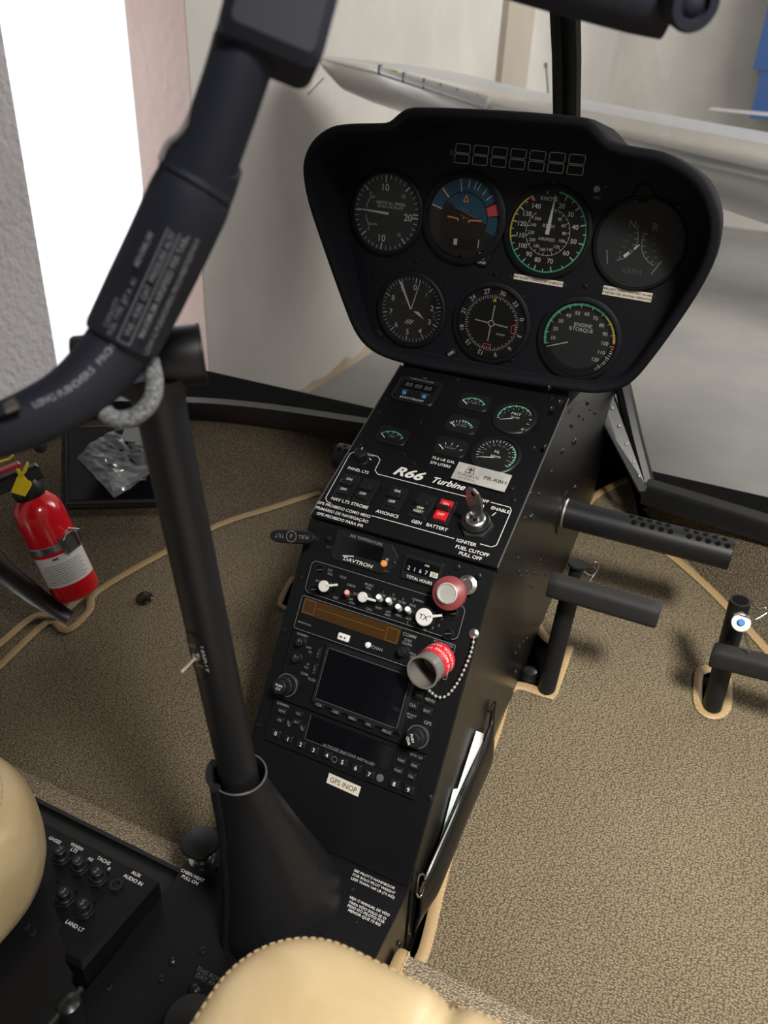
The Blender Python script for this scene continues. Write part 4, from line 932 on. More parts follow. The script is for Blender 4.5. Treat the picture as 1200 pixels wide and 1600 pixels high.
for u, v, r in ((755, 404, .008), (706, 551, .0058), (588, 525, .008), (1007, 302, .008)):
    b = MB('panel'); b.cyl(r, 0, .003, .0008, seg=28); b.build('adjuster_knob', ip, T(*u_(u, v), 0))
screws(ip, UP, ((688, 292), (650, 260), (650, 407), (720, 399), (774, 427), (865, 285), (915, 447), (561, 444), (687, 447), (640, 557), (875, 599), (817, 464), (800, 563), (946, 290), (543, 372), (1060, 322), (730, 268), (586, 430)), .0024)
for u, v, w_, s1, s2, lab in ((841, 438, .051, 'DO NOT EXCEED 110 KIAS EXCEPT IN SMOOTH AIR', None, 'one line tape label under the airspeed dial'), (980, 459, .047, 'TURBULENT OPERATION ONLY IN AREAS', 'OF RESTRICTED GROUND OPERATIONS', 'two line tape label under the tachometer')):
    x, y = u_(u, v); b = MB('tape'); hh = .0052 if not s2 else .0085; b.box((0, 0, .0003), (w_, hh, .0005)); b.mat('ink')
    if s2: b.text(s1, 0, .0018, .0021, .0007, bold=.02, sx=.92); b.text(s2, 0, -.0018, .0021, .0007, bold=.02, sx=.92)
    else: b.text(s1, 0, 0, .0022, .0007, bold=.02, sx=.80)
    o = b.build('tape_label', ip, T(x, y, 0) @ RZ(radians(-1)), smooth=0, fix=False); o['label'] = lab
def needle(g, ang, r0, r1, w0, w1, z=.0018, m='white', T_=None):
    b = MB(m); a = radians(90 - ang); b.line((r0 * cos(a), r0 * sin(a)), (r1 * cos(a), r1 * sin(a)), w0, z, w2=w1); return b.build('needle', g, T_, smooth=0, fix=False)
# vertical speed
R_ = .0385
g, d, _, _ = roundg(UP, 604, 333, R_, 'vertical_speed_indicator', 'dark grey VERTICAL SPEED dial at the top left of the instrument panel', 'dialg', 'panel', .004, bw=.0045)
d.mat('white')
def va(v): return 270 + v * 4.25 * 2 if abs(v) <= 10 else 0
for sgn in (1, -1):
    for i in range(0, 21):
        a = 270 + sgn * (i * 8.5 if i <= 10 else 85 + (i - 10) * 9.2); d.tick(a, .0335 if i % 5 else .0305, .0372, .0007 if i % 5 else .0014, z1)
for s, a, h in (('10', -6, .0068), ('20', 94, .0068), ('10', 186, .0068)): d.ctext(s, a, .0255, h, z1, bold=.01)
for s, a in (('15', 45), ('15', 140), ('5', 312), ('5', 228)): d.ctext(s, a, .0262, .0035, z1)
d.text('VERTICAL SPEED', .004, .0100, .0032, z1); d.text('100 FEET PER MINUTE', .004, .0062, .0022, z1); d.text('UP', -.0165, .0145, .0026, z1); d.text('DOWN', -.0150, -.0125, .0022, z1)
d.arc(.0235, .0241, 232, 262, z1); d.arc(.0235, .0241, 278, 308, z1)
close(g, d, R_, .0035); needle(g, 272, -.003, .034, .0028, .0009)
# attitude
g, d, _, _ = roundg(UP, 725, 341, R_, 'attitude_indicator', 'attitude indicator with blue sky arc and orange wing bars', 'dialb', 'panel', .005, bw=.0065)
d.mat('sky').arc(.0255, .0375, -75, 58, z1); d.arc(.0255, .0375, 82, 112, z1)
d.mat('dial').disc(.0255, z1 - .0001); d.mat('dialb').disc(.0245, z1)
pts = [(.0245 * cos(radians(t)), .0245 * sin(radians(t))) for t in range(-8, 150, 8)]; d.mat('sky').poly(pts, z1 + .0001)
d.mat('red').arc(.0255, .0375, 62, 80, z2); d.mat('white')
for a in (-75, -45, -12, 3, 15, 22, 35, 48): d.tick(a, .029 if a not in (-45, -12, -75) else .0255, .0372, .0009 if a not in (-75, -45) else .0012, z2)
d.mat('orange').outline([(-.0025, .016), (.003, .016), (.0004, .022)], .0009, z3); d.line((-.0175, .0), (-.0065, -.0008), .0014, z3); d.line((-.0065, -.0008), (-.0055, -.003), .0014, z3); d.line((.0055, -.0035), (.0065, -.0012), .0014, z3); d.line((.0065, -.0012), (.0195, -.0006), .0014, z3)
d.mat('dim').line((-.008, .009), (.009, .003), .0006, z3); d.line((-.004, .010), (.005, .0075), .0005, z3); d.line((-.004, .003), (.005, .0), .0005, z3); d.text('20', -.010, .0095, .0024, z3, rot=-.3); d.text('20', .011, .003, .0024, z3, rot=-.3)
d.mat('dial').rbox((.002, -.0255), (.030, .010), .002, z1, z2); d.mat('white').box((-.006, -.0235, z3), (.004, .006, .0002)); d.box((.019, -.0225, z3), (.0009, .008, .0002))
d.mat('white').disc(.0006, z3); close(g, d, R_, .0042)
# airspeed
R_ = .0395
g, d, _, _ = roundg(UP, 856, 363, R_, 'airspeed_indicator', 'airspeed dial in KNOTS with green and yellow rim arcs', 'dial', 'panel', .004, bw=.0045)
d.mat('green').arc(.0368, .0384, 8, 252, z1); d.mat('yellow').arc(.0368, .0384, 252, 322, z1); d.mat('red').tick(325, .0335, .0384, .0022, z2); d.mat('white')
an = {20: 21, 30: 46, 40: 73, 50: 101, 60: 128, 70: 165, 80: 192, 90: 214, 100: 236, 110: 258, 120: 281, 130: 303, 140: 327}
ks = sorted(an)
for k_ in ks: d.tick(an[k_], .0325, .0375, .0010, z2); d.ctext(str(k_), an[k_], .0272, .0044, z1, bold=.008)
for a_, b_ in zip(ks, ks[1:]): d.tick((an[a_] + an[b_]) / 2, .0345, .0375, .0007, z2)
d.tick(350, .035, .0375, .0007, z2); d.text('KNOTS', -.0035, .0305, .0036, z1, bold=.005)
for i, k_ in enumerate(range(20, 280, 20)): d.tick(12 + i * 24.5, .0195, .0218, .0006, z2)
for i in range(26): d.tick(12 + i * 12.2, .0205, .0218, .0004, z2)
for i, k_ in enumerate(range(40, 280, 20)): d.ctext(str(k_), 36 + i * 25.3, .0165, .0030, z1)
d.arc(.0217, .0221, 10, 320, z1); d.text('KM/H', 0, .006, .0034, z1); d.text('AIRSPEED', 0, -.0065, .0028, z1)
close(g, d, R_, .0035); needle(g, 4, -.002, .0345, .0042, .0008)
# tachometer
R_ = .0400
g, d, _, _ = roundg(UP, 999, 381, R_, 'dual_tachometer', 'brownish dual tachometer marked N2 and R percent RPM at the right', 'dialg', 'panel', .0035, bw=.0030)
d.mat('dialb').poly([(.0399 * cos(radians(t)), .0399 * sin(radians(t))) for t in range(40, 141, 5)], z1 - .0001)
d.mat('dim').text('N', -.0095, .0165, .0065, z1, bold=.004); d.text('2', -.0045, .0145, .0042, z1); d.text('R', .0115, .0165, .0065, z1, bold=.004)
d.mat('dim2').text('%RPM', -.002, -.0255, .0050, z1)
Tl, Tr = T(-.0230, .003), T(.0230, .003)
d.mat('dim')
for Tt, s_ in ((Tl, 1), (Tr, -1)):
    for i in range(6):
        a = s_ * (70 + i * 17); d.tick(a, .0175, .0210, .0008, z2, Tt)
    d.arc(.0206, .0214, s_ * 70, s_ * 165, z1, Tt)
d.mat('dim2')
for i, s in enumerate(('110', '100', '90', '80', '70')):
    d.text(s, -.0105 - .0018 * i, .0065 - .0055 * i, .0026, z1); d.text(s, .0120 + .0018 * i, .0065 - .0055 * i, .0026, z1)
close(g, d, R_, .0030)
b = MB('dim'); b.line((-.0255, -.0215), (-.0285, -.0090), .0011, .0016); b.line((.0165, -.0255), (.0235, -.0125), .0011, .0016); b.build('needle', g, smooth=0, fix=False)
b = MB('white'); b.line((-.0035, -.005), (.0005, -.0005), .0022, .0016, w2=.001); b.line((-.0115, -.013), (-.0075, -.0085), .003, .0016, w2=.002); b.build('limit_marks', g, smooth=0, fix=False)
# altimeter
R_ = .0365
g, d, _, _ = roundg(UP, 643, 484, R_, 'altimeter', 'altimeter dial with three white hands at the lower left of the instrument panel', 'dialg', 'panel', .004, bw=.0042)
d.mat('dial').disc(R_ - .0004, z1 - .0001, seg=48)
d.mat('white')
for i in range(50): d.tick(5 + i * 7.2, .0315 if i % 5 else .0290, .0345, .0005 if i % 5 else .0010, z1)
for i, s in enumerate('0123456789'): d.ctext(s, 5 + i * 36, .0245, .0058 if i != 1 else .004, z1, bold=.005)
for k_ in range(3): d.line((-.006 + k_ * .003, -.0155), (-.002 + k_ * .003, -.0105), .0011, z2)
d.mat('dim2').text('ALT', -.006, .009, .0024, z1); d.text('FEET', -.009, .0055, .002, z1)
d.mat('dim').line((.0265, -.006), (.0315, -.006), .0004, z2); d.line((.0265, .002), (.0315, .002), .0004, z2); d.text('29.9', .027, -.002, .0026, z2, rot=pi / 2)
close(g, d, R_, .0035); o = needle(g, 332, .001, .0320, .0015, .0030); needle(g, 14, .001, .0335, .0011, .0006, .0020)
b = MB('white'); b.add([(.003, -.0005, .0022), (.008, -.0035, .0022), (.0165, -.0075, .0022), (.0095, -.0005, .0022)], [(0, 1, 2, 3)]); b.build('needle', g, smooth=0, fix=False)
# horizontal situation
g, d, _, _ = roundg(UP, 768, 505, .0380, 'course_indicator', 'compass course dial with dotted cross and yellow pointer', 'dial', 'panel', .004, bw=.0045)
d.mat('white')
for i in range(72): d.tick(14 + i * 5, .0268 if i % 2 else .0255, .0290, .0006, z1)
for i, s in enumerate(('30', '33', '0', '3', '6', '9', '12', '15', '18', '21', '24', '27')): d.ctext(s, 14 + i * 30, .0330, .0046, z1, tan=True, bold=.008)
for i in range(-8, 9):
    k_ = i * .0022; Tt = RZ(radians(-4))
    d.line((k_, -.0009), (k_, .0009), .0004, z2, Tt); d.line((-.0009, k_), (.0009, k_), .0004, z2, Tt)
d.line((-.0180, 0), (.0180, 0), .0007, z2, RZ(radians(-4))); d.line((0, -.0190), (0, .0190), .0007, z2, RZ(radians(-4)))
d.mat('dial').disc(.0026, z2 + .0001); d.mat('white').arc(.0026, .0034, 0, 360, z3)
d.mat('yellow').poly([(-.0018, .0225), (.0026, .0225), (.0006, .0268)], z2); d.mat('dim').rbox((.0115, -.0100), (.010, .0018), .0003, z1, z2)
d.mat('red').outline([(-.0055, -.0255), (.0025, -.0255), (.0025, -.0222), (-.0055, -.0222)], .0009, z3); d.outline([(.0225, -.0065), (.0265, -.0065), (.0265, .0015), (.0225, .0015)], .0008, z3)
close(g, d, .0380, .0035)
# torque
g, d, _, _ = roundg(UP, 905, 530, .0375, 'torque_meter', 'engine torque gauge with green arc at the lower right of the instrument panel', 'dial', 'panel', .004, bw=.0050)
d.mat('green').arc(.0335, .0360, -105, 40, z1); d.mat('yellow').arc(.0335, .0360, 40, 88, z1); d.mat('white')
d.mat('dialg').disc(.030, z1 - .0001, seg=48); d.mat('white')
for i in range(25):
    a = -106 + i * 10.0
    if i >= 2: pass
    d.tick(-106 + (i) * 10.0, .0335 if i % 2 else .0312, .0360, .0005, z2)
for i in range(12): d.tick(97 + i * 4.0, .0330, .0360, .0005, z2)
for i in range(12): d.ctext(str(10 * (i + 1)), -96 + i * 20.6, .0262, .0036, z1, bold=.004)
d.text('ENGINE', .0015, .0145, .0036, z1, bold=.004); d.text('%TORQUE', 0, .0095, .0036, z1, bold=.004); d.mat('red').tick(93, .0320, .0362, .0016, z3)
close(g, d, .0375, .0035)
b = MB('white'); b.line((-.0105, -.0045), (-.0315, -.0125), .0011, .0018, w2=.0007); b.build('needle', g, smooth=0, fix=False)
# ================================================================== tunnel between the seats
tn = thing('control_tunnel', 'black metal tunnel cover carrying the stick boot and white warning text', 'tunnel cover', TUN)
b = MB('plate'); b.prism([(-.097, -.85), (.0945, -.85), (.0945, -.105), (-.097, -.105)], -.003, 0, .0008); b.build('top_plate', tn, smooth=0)
b = MB('side'); b.prism([(-.096, -.85), (.0935, -.85), (.0935, -.1115), (-.096, -.1115)], -.125, -.003); b.build('side_walls', tn, smooth=0)
b = MB('side'); b.tube([(.0948, -.85, -.0005), (.0948, -.107, -.0005)], .0012, 6); b.build('edge', tn)['label'] = 'thin worn edge'
def t_(u, v, h=0.0): return loc(TUN, u, v, h)
def width(s, h, bold): vs, _ = text_geo(s, bold, 0, 1.0); return (max(v.x for v in vs) - min(v.x for v in vs)) * h / .69
b = MB('pt')
def tt(s, u, v, h, rot=0.0, m='pt'): x, y = t_(u, v); b.mat(m).text(s, x, y, h, .0003, rot=rot, bold=.01)
for s, u, v, w_ in (("SEE PILOT'S HANDBOOK", 585, 1374, .041), ('FOR SOLO PILOT WEIGHT', 584, 1381, .042), ('LESS THAN 160 LB (73 KG)', 582, 1388, .043), ('VEJA O MANUAL DE VÔO', 577, 1416, .039), ('PARA VÔO SOLO SE O', 574.5, 1422, .0355), ('PESO DO PILOTO FOR', 572, 1428, .0355), ('MENOR QUE 73 KG', 569, 1434, .031)):
    x, y = t_(u, v); b.text(s, x, y, .0024, .0003, bold=.006, sx=w_ / width(s, .0024, .006))
tt('CABIN HEAT', 301, 1368, .0030); tt('PULL ON', 297, 1375, .0030); tt('THIS ROTORCRAFT', 345, 1533, .0036, m='dim2'); tt('DAY AND NIGHT', 340, 1541, .0036, m='dim2')
flat(b, 'lettering', tn)
screws(tn, TUN, ((593, 1357, .0030), (550, 1389, .0032), (317, 1486, .0032), (170, 1543, .0034), (252, 1530, .0030)))
screws(tn, TUN, ((270, 1502, .0040), (305, 1547, .0060), (340, 1355, .0024), (334, 1370, .0012), (557, 1441, .001)), dome=True)
# cabin heat knob
x, y = t_(316, 1342)
g = thing('cabin_heat_knob', 'black mushroom pull knob marked CABIN HEAT beside the stick boot', 'knob', TUN @ T(x, y, 0))
b = MB('chrome'); b.lathe([(.012, 0), (.012, .002), (.0085, .003), (.0085, .008), (0, .008)], seg=28); b.build('collar', g)['label'] = 'chrome collar'
b = MB('blk'); b.lathe([(.0065, .008), (.006, .016), (.008, .0185), (.0165, .0205), (.0178, .0225), (.0165, .0245), (.010, .0262), (0, .0268)], seg=36); b.build('knob', g)

# ================================================================== fuse panel
FU = frame((0, 0, -.165), (1, 0, 0), (0, 1, 0))
def f_(u, v): return loc(FU, u, v)
fz = thing('fuse_panel', 'black circuit breaker box with small round breakers beside the left seat cushion', 'circuit breaker panel', FU)
c_ = [f_(248, 1374), f_(128, 1512), (-.29, f_(128, 1512)[1]), (-.29, f_(248, 1374)[1])]
b = MB('plate'); b.prism(c_, -.030, 0, .0035); b.build('box', fz, smooth=0)
b = MB('pt')
def tf(s, u, v, h=.0031): x, y = f_(u, v); b.text(s, x, y, h, .0003, bold=.01)
tf('WARN', 120, 1323); tf('LTS', 116, 1329); tf('TACHS', 162, 1345); tf('N2', 142, 1343, .0028); tf('R', 171, 1358, .0028); tf('AUX', 213, 1366); tf('AUDIO IN', 208, 1375); tf('LAND LT', 117, 1447); tf('GAGES', 86, 1313, .0030)
flat(b, 'lettering', fz)
for k_, (u, v, s) in enumerate(((97, 1343, '2'), (125, 1359, '2'), (154, 1376, '2'), (103, 1408, '3'), (133, 1426, '5'))):
    x, y = f_(u, v); b = MB('blk'); b.prism([(.0085 * cos(radians(60 * i + 20)), .0085 * sin(radians(60 * i + 20))) for i in range(6)], 0, .0035, .0006); b.cyl(.0068, .0035, .007, .0006, seg=24); b.cyl(.0052, .007, .0135, .0008, seg=24)
    b.mat('dim').text(s, 0, 0, .0045, .0138); b.build('circuit_breaker', fz, T(x, y, 0))
x, y = f_(182, 1385); b = MB('blk'); b.lathe([(.0058, 0), (.0058, .003), (.0035, .003), (.0035, .0005), (0, .0005)], seg=24); b.build('audio_jack', fz, T(x, y))
for u, v in ((111, 1334), (139, 1349), (168, 1365), (118, 1395), (148, 1411), (90, 1378)): b = MB('void'); b.disc(.0017, .0004, None, 12); flat(b, 'pilot_hole', fz, T(*f_(u, v)))
# rail in front of the fuse panel
b = MB('satin'); b.prism([(-.60, -.1665), (-.100, -.1665), (-.100, -.222), (-.60, -.222)], -.02, 0); b.box((-.35, -.1685, .003), (.50, .004, .006)); b.box((-.35, -.196, .002), (.50, .003, .004))
o = b.build('rail', None, Matrix.Translation((0, 0, -.243)), smooth=0); tag(o, 'black channel rail between the carpet strip and the breaker box', 'rail')
# lower left dark side plate with scalloped edge
pz = frame((0, 0, -.150), (1, 0, 0), (0, 1, 0))
pp = [loc(pz, *p) for p in ((80, 1374), (88, 1395), (84, 1412), (95, 1440), (92, 1455), (104, 1480), (102, 1500), (114, 1520), (112, 1536), (124, 1548), (60, 1640), (-140, 1640), (-100, 1500))]
b = MB('plate'); b.prism(pp, -.003, 0, .0008); o = b.build('seat_side_plate', None, pz, smooth=0)
pth = thing('collective_cover', 'dark sloping cover plate with scalloped edge at the lower left beside the seat', 'cover plate', pz)
o.parent = pth; o.matrix_parent_inverse = Matrix.Identity(4); o.matrix_local = I4; o.name = 'cover'
screws(pth, pz, ((41, 1448), (51, 1459)), .0035)
b = MB('satin'); q = [pz.inverted() @ onz(*p, -.150) for p in ((128, 1546), (96, 1582), (60, 1625))]; b.tube([v_ + Vector((0, 0, .001)) for v_ in q], .003, 8); b.build('lower_edge', pth)
x, y = loc(pz, 109, 1573)
b = MB('satin'); b.lathe([(.0095, -.02), (.0095, .001), (.008, .005), (.004, .0075), (0, .008)], T(x, y, 0), 24); b.build('corner_bolt', pth)
# lower block and rounded fitting near the right seat
b = MB('rub'); p_ = onz(300, 1605, -.185); b.lathe([(.022, 0), (.022, .010), (.019, .016), (.010, .020), (0, .021)], seg=32)
o = b.build('collective_boot', None, Matrix.Translation((p_.x, p_.y, -.19))); tag(o, 'rounded dark rubber cap on the tunnel at the tip of the right cushion', 'rubber cap')

# ================================================================== boot and stick
cb = Vector((-.015, -.207, -.012))                     # top of the boot
tp = at(236, 566, .440)                                 # centre of the stick head
bt = thing('stick_boot', 'black leather boot round the foot of the control stick', 'boot', Matrix.Translation((0, -.185, -.19)))
Wb = Matrix.Translation((0, .185, .19))
axis = (tp - cb).normalized()
def ring(c_, rx, ry, n=36, tilt=None, wob=0.0, ph=0.0):
    out = []
    for i in range(n):
        a = 2 * pi * i / n; k = 1 + wob * sin(3 * a + ph)
        out.append(Vector((c_[0] + rx * k * cos(a), c_[1] + ry * k * sin(a), c_[2] + (tilt or 0) * sin(a) * ry)))
    return out
cs = [((.0, -.178, -.1895), .050, .060), ((.0, -.179, -.180), .0495, .0595), ((.000, -.182, -.160), .0465, .054), ((-.002, -.187, -.130), .040, .045), ((-.006, -.193, -.095), .033, .036), ((-.010, -.200, -.055), .0255, .027), ((-.0135, -.2055, -.028), .0215, .0215), ((-.015, -.207, -.016), .0200, .0200), ((-.015, -.207, -.010), .0205, .0205), ((-.015, -.207, -.008), .0195, .0195), ((-.015, -.207, -.012), .0180, .0180), ((-.015, -.207, -.03), .0175, .0175)]
b = MB('leather_b'); b.loft([ring(c_, rx, ry, wob=.03 if i < 6 else 0, ph=i * .3) for i, (c_, rx, ry) in enumerate(cs)]); b.build('boot_sleeve', bt, Wb, 80, sub=1)
b = MB('leather_b'); sp = []
for i, (c_, rx, ry) in enumerate(cs[:9]):
    a = radians(248); sp.append(Vector((c_[0] + rx * 1.0 * cos(a), c_[1] + ry * cos(0) * sin(a), c_[2])))
b.tube(catmull(sp, 4), .0042, 8); b.build('overlap_seam', bt, Wb)
b = MB('leather_b')
for k_ in range(3):
    q = []
    for i in range(14):
        a = radians(175 + i * 6.5); r = .0205 + k_ * .0022 * (1 - i / 14) + .0005; q.append(Vector((-.015 + r * cos(a), -.207 + r * sin(a), -.0085 - k_ * .0008)))
    b.tube(q, .0011, 6)
b.build('folded_edge', bt, Wb)
b = MB('alu'); b.tube([v_ + Vector((0, 0, .0005)) for v_ in ring(cs[8][0], .0202, .0202)] + [ring(cs[8][0], .0202, .0202)[0]], .0006, 6); b.build('worn_rim', bt, Wb)

st = thing('control_stick', 'black control stick with curved grip arm and placard crossing the upper left', 'control stick', Matrix.Translation(cb - Vector((0, 0, .06))))
Ws = Matrix.Translation(-(cb - Vector((0, 0, .06))))
r0, r1 = .0142, .0143
foot = cb + (cb - tp).normalized() * .05
b = MB('tube'); b.tube([foot, cb, cb.lerp(tp, .5), tp], [r0, r0, r0, r1], 36); b.build('column', st, Ws, 60)
# head: cross tube
ha, hb = at(128, 590, .455), at(305, 552, .425)
ha = at(118, 574, .432); hb = at(318, 553, .446)
hd_ = (hb - ha).normalized(); rh = .0166
Qh = Matrix.Translation(ha) @ hd_.to_track_quat('Z', 'Y').to_matrix().to_4x4(); Lh = (hb - ha).length
b = MB('tube'); b.lathe([(0, 0), (rh - .001, 0), (rh, .0015), (rh, Lh - .002), (rh + .0006, Lh - .0015), (rh + .0006, Lh - .0004), (rh - .0004, Lh), (rh * .86, Lh), (rh * .84, Lh - .001), (0, Lh - .001)], Qh, 44); b.build('head', st, Ws)
# weld fillet
b = MB('tube'); d0 = (tp - cb).normalized(); b.tube([tp - d0 * .030, tp - d0 * .022, tp - d0 * .014, tp - d0 * .008], [r1, r1 + .0008, r1 + .0028, r1 + .005], 32, caps=False); b.build('weld', st, Ws, 60)
# switch plate on the column
sp_ = cb.lerp(tp, (1210 - 1030) / (1210 - 560.))
cd_ = (CAM - sp_).normalized(); ax = (tp - cb).normalized(); rt_ = ax.cross(cd_).normalized() * 1.0
def on_col(u, v):                                           # point of the column's surface under a pixel
    r = ray(u, v); A = cb; d = ax; w = CAM - A
    rp = r - d * r.dot(d); wp = w - d * w.dot(d); a_ = rp.dot(rp); b_ = 2 * rp.dot(wp); c__ = wp.dot(wp) - r0 * r0; D = b_ * b_ - 4 * a_ * c__
    t = (-b_ - sqrt(max(D, 0))) / (2 * a_); return CAM + r * t
sw = on_col(308, 1025); sn = (sw - (cb + ax * (sw - cb).dot(ax))).normalized()
SWF = frame(sw, ax.cross(sn) * 1.0, ax) ; SWF = frame(sw, ax.cross(sn), ax)
if SWF.col[2].xyz.dot(sn) < 0: SWF = frame(sw, sn.cross(ax) * -1, ax)
X = Ws @ SWF
b = MB('blk')
nn_ = 9; vs = []; fs = []
for i in range(13):
    y = -.0185 + .037 * i / 12; hw = .0085 * sqrt(max(0.02, 1 - (abs(y) / .0186) ** 4))
    for j in range(nn_): a = (j / (nn_ - 1) * 2 - 1) * hw / r0; vs.append(((r0 + .0006) * sin(a), y, (r0 + .0006) * cos(a) - r0))
for i in range(12):
    for j in range(nn_ - 1): q = i * nn_ + j; fs.append((q, q + 1, q + nn_ + 1, q + nn_))
b.add(vs, fs); b.mat('dim'); b.text('ON', -.002, .0085, .0026, .0008); b.text('OFF', .001, -.0075, .0026, .0008); b.mat('pt').text('LAND LT', .0055, -.001, .0036, -.0002, rot=-pi / 2, bold=.01)
sw_ = b.build('switch_plate', st, X)
b = MB('steel'); b.cyl(.0032, .0, .002, .0004, seg=16); b.mat('chrome'); b.tube([(0, 0, .001), (-.0028, -.0035, .007), (-.0048, -.0060, .0115)], [.0012, .0013, .0017], 10); b.build('toggle', sw_)['label'] = 'small chrome toggle lever'
# curved control arm
AP = [(-70, 692, .36), (0, 672, .362), (60, 648, .366), (112, 618, .37), (158, 575, .374), (196, 520, .374), (228, 455, .366), (262, 385, .352), (296, 312, .34), (322, 250, .33), (345, 190, .322), (366, 130, .315), (385, 70, .31), (400, 10, .31), (415, -60, .31)]
AR = [40, 42, 45, 47, 50, 50, 50, 50, 50, 50, 49, 49, 50, 50, 50]
AP_ = [at(*p) for p in AP]; AR_ = [r * p[2] / FPX for r, p in zip(AR, AP)]
def dense(P, Rr, n=4):
    Q_ = catmull(P, n); rr = []
    for i in range(len(Q_)): t = i / n; k_ = min(int(t), len(Rr) - 2); f = t - k_; rr.append(Rr[k_] * (1 - f) + Rr[k_ + 1] * f)
    return Q_, rr
Q_, rr = dense(AP_, AR_)
b = MB('armt'); b.tube(Q_, rr, 32); arm = b.build('control_arm', st, Ws, 60)
# grip sleeve with placard
SPx = [(190, 533, .374), (196, 520, .373), (228, 455, .366), (262, 385, .352), (294, 316, .341), (306, 288, .338), (312, 272, .337)]
SRr = [56, 59, 61, 62, 63, 60, 57]
Q_, rr = dense([at(*p) for p in SPx], [r * p[2] / FPX for r, p in zip(SRr, SPx)])
b = MB('armt'); b.tube(Q_, rr, 36); slv = b.build('grip_sleeve', st, Ws, 60)
b = MB('armt'); Q2, rr2 = dense([at(304, 292, .337), at(312, 275, .336), at(325, 244, .331)], [61 * .337 / FPX, 60 * .336 / FPX, 57 * .331 / FPX]); b.tube(Q2, rr2, 36); b.build('collar', st, Ws, 60)
# placard lettering wrapped round the sleeve
A_, B_ = at(205, 512, .372), at(300, 303, .340); dx = (B_ - A_); Lp = dx.length; dx.normalize(); mid_ = (A_ + B_) / 2
toc = (CAM - mid_); toc = (toc - dx * toc.dot(dx)).normalized(); yv = toc.cross(dx)
Fp = Matrix(((dx.x, yv.x, toc.x, A_.x), (dx.y, yv.y, toc.y, A_.y), (dx.z, yv.z, toc.z, A_.z), (0, 0, 0, 1)))
rs = 61.5 * .357 / FPX + .0004
M['worn'] = mat('worn_lettering', (.20, .21, .25), .6)
def curved(mb, build, y_off):
    tmp = MB(); build(tmp)
    out = []
    for p in tmp.v:
        a = (p.y + y_off) / rs; k_ = rs * (1.08 - .10 * p.x / Lp); out.append(Vector((p.x, k_ * sin(a), k_ * cos(a))))
    mb.add(out, tmp.f, Fp)
def subdiv_outline(tmp, x0, x1, y0, y1, w):
    for (a, c_) in (((x0, y0), (x1, y0)), ((x0, y1), (x1, y1))): tmp.line(a, c_, w, 0)
    for xx in (x0, x1):
        for k_ in range(4): tmp.line((xx, y0 + (y1 - y0) * k_ / 4), (xx, y0 + (y1 - y0) * (k_ + 1) / 4), w, 0)
b = MB('worn')
curved(b, lambda t: subdiv_outline(t, .001, Lp * .93, -.0026, .0026, .0005), .0004)
lines = (('VNE - KIAS  OAT  PRESSURE ALTITUDE', .0004, .0024, .50), ('MAXIMUM AIRSPEED PER TABLE', -.0050, .0026, .48), ('LOW-G PUSHOVERS PROHIBITED', -.0102, .0024, .36), ('MINIMUM', .0085, .0026, .62), ('FUEL TYPE  JET A  A1', .0064, .0022, .22), ('CAPACITY', .0098, .0022, .15), ('TABLE', -.0100, .0020, .78))
for s, yo, h, xf in lines: curved(b, lambda t, s=s, h=h, xf=xf: t.text(s, Lp * xf, 0, h, 0, bold=.015), yo)
b.build('placard', st, Ws, smooth=0, fix=False)['label'] = 'faded lettering and outlined table on the grip'
# lettering along the lower arm
b = MB('worn')
LA = [(62, 642), (72, 638), (84, 632), (96, 626), (108, 619), (120, 611), (132, 602), (144, 591), (156, 579), (168, 566), (180, 552), (190, 538)]
s_ = 'LOW-G PUSHOVERS PROHIBITED'
LP = catmull([at(u - 12, v + -6, .355) for u, v in LA], 6)
# project letter positions to the arm surface: build small quads of text per letter
tot = sum((LP[i] - LP[i - 1]).length for i in range(1, len(LP))); step = tot / len(s_); acc = 0; k_ = 0
def near_arm(p):
    best = min(range(len(Qa)), key=lambda i: (Qa[i] - p).length); c_ = Qa[best]; d = (p - c_); t = (Qa[min(best + 1, len(Qa) - 1)] - Qa[max(best - 1, 0)]).normalized(); d = (d - t * d.dot(t)).normalized(); return c_ + (p - c_).dot(t) * t + d * (ra[best] + .0003), d, t
Qa, ra = dense(AP_, AR_)
for i in range(1, len(LP)):
    acc += (LP[i] - LP[i - 1]).length
    if acc >= step and k_ < len(s_):
        p, n_, t = near_arm(LP[i]); acc = 0; Y = n_.cross(t); X_ = Matrix(((t.x, Y.x, n_.x, p.x), (t.y, Y.y, n_.y, p.y), (t.z, Y.z, n_.z, p.z), (0, 0, 0, 1)))
        if s_[k_] != ' ': b.text(s_[k_], 0, 0, .0030, 0, T=X_, bold=.02)
        k_ += 1
flat(b, 'arm_lettering', st, Ws)
# switch head at the top
Hc = at(448, -55, .30); hx = (at(415, -60, .31) - at(366, 130, .315)).normalized(); hz = (CAM - Hc); hz = (hz - hx * hz.dot(hx)).normalized(); hy = hz.cross(hx)
HF = Matrix(((-hy.x, hx.x, hz.x, Hc.x), (-hy.y, hx.y, hz.y, Hc.y), (-hy.z, hx.z, hz.z, Hc.z), (0, 0, 0, 1)))
k = .30 / FPX
b = MB('armt')
o_ = rrect((6 * k, 0), (164 * k, 280 * k), 26 * k, 6); b.prism(o_, -.020, .010, .004); hd2 = b.build('switch_box', st, Ws @ HF)
b = MB('armt'); b.lathe([(0, -.002), (.0085, -.002), (.0088, .010), (.0075, .0135), (.004, .0150), (0, .0152)], seg=28); b.build('trigger_switch', hd2, T(-100 * k, -48 * k, 0))
b = MB('alu'); q = [at(u, v, .316) for u, v in ((250, 250), (262, 224), (283, 206), (300, 172), (315, 130), (329, 84), (338, 50))]
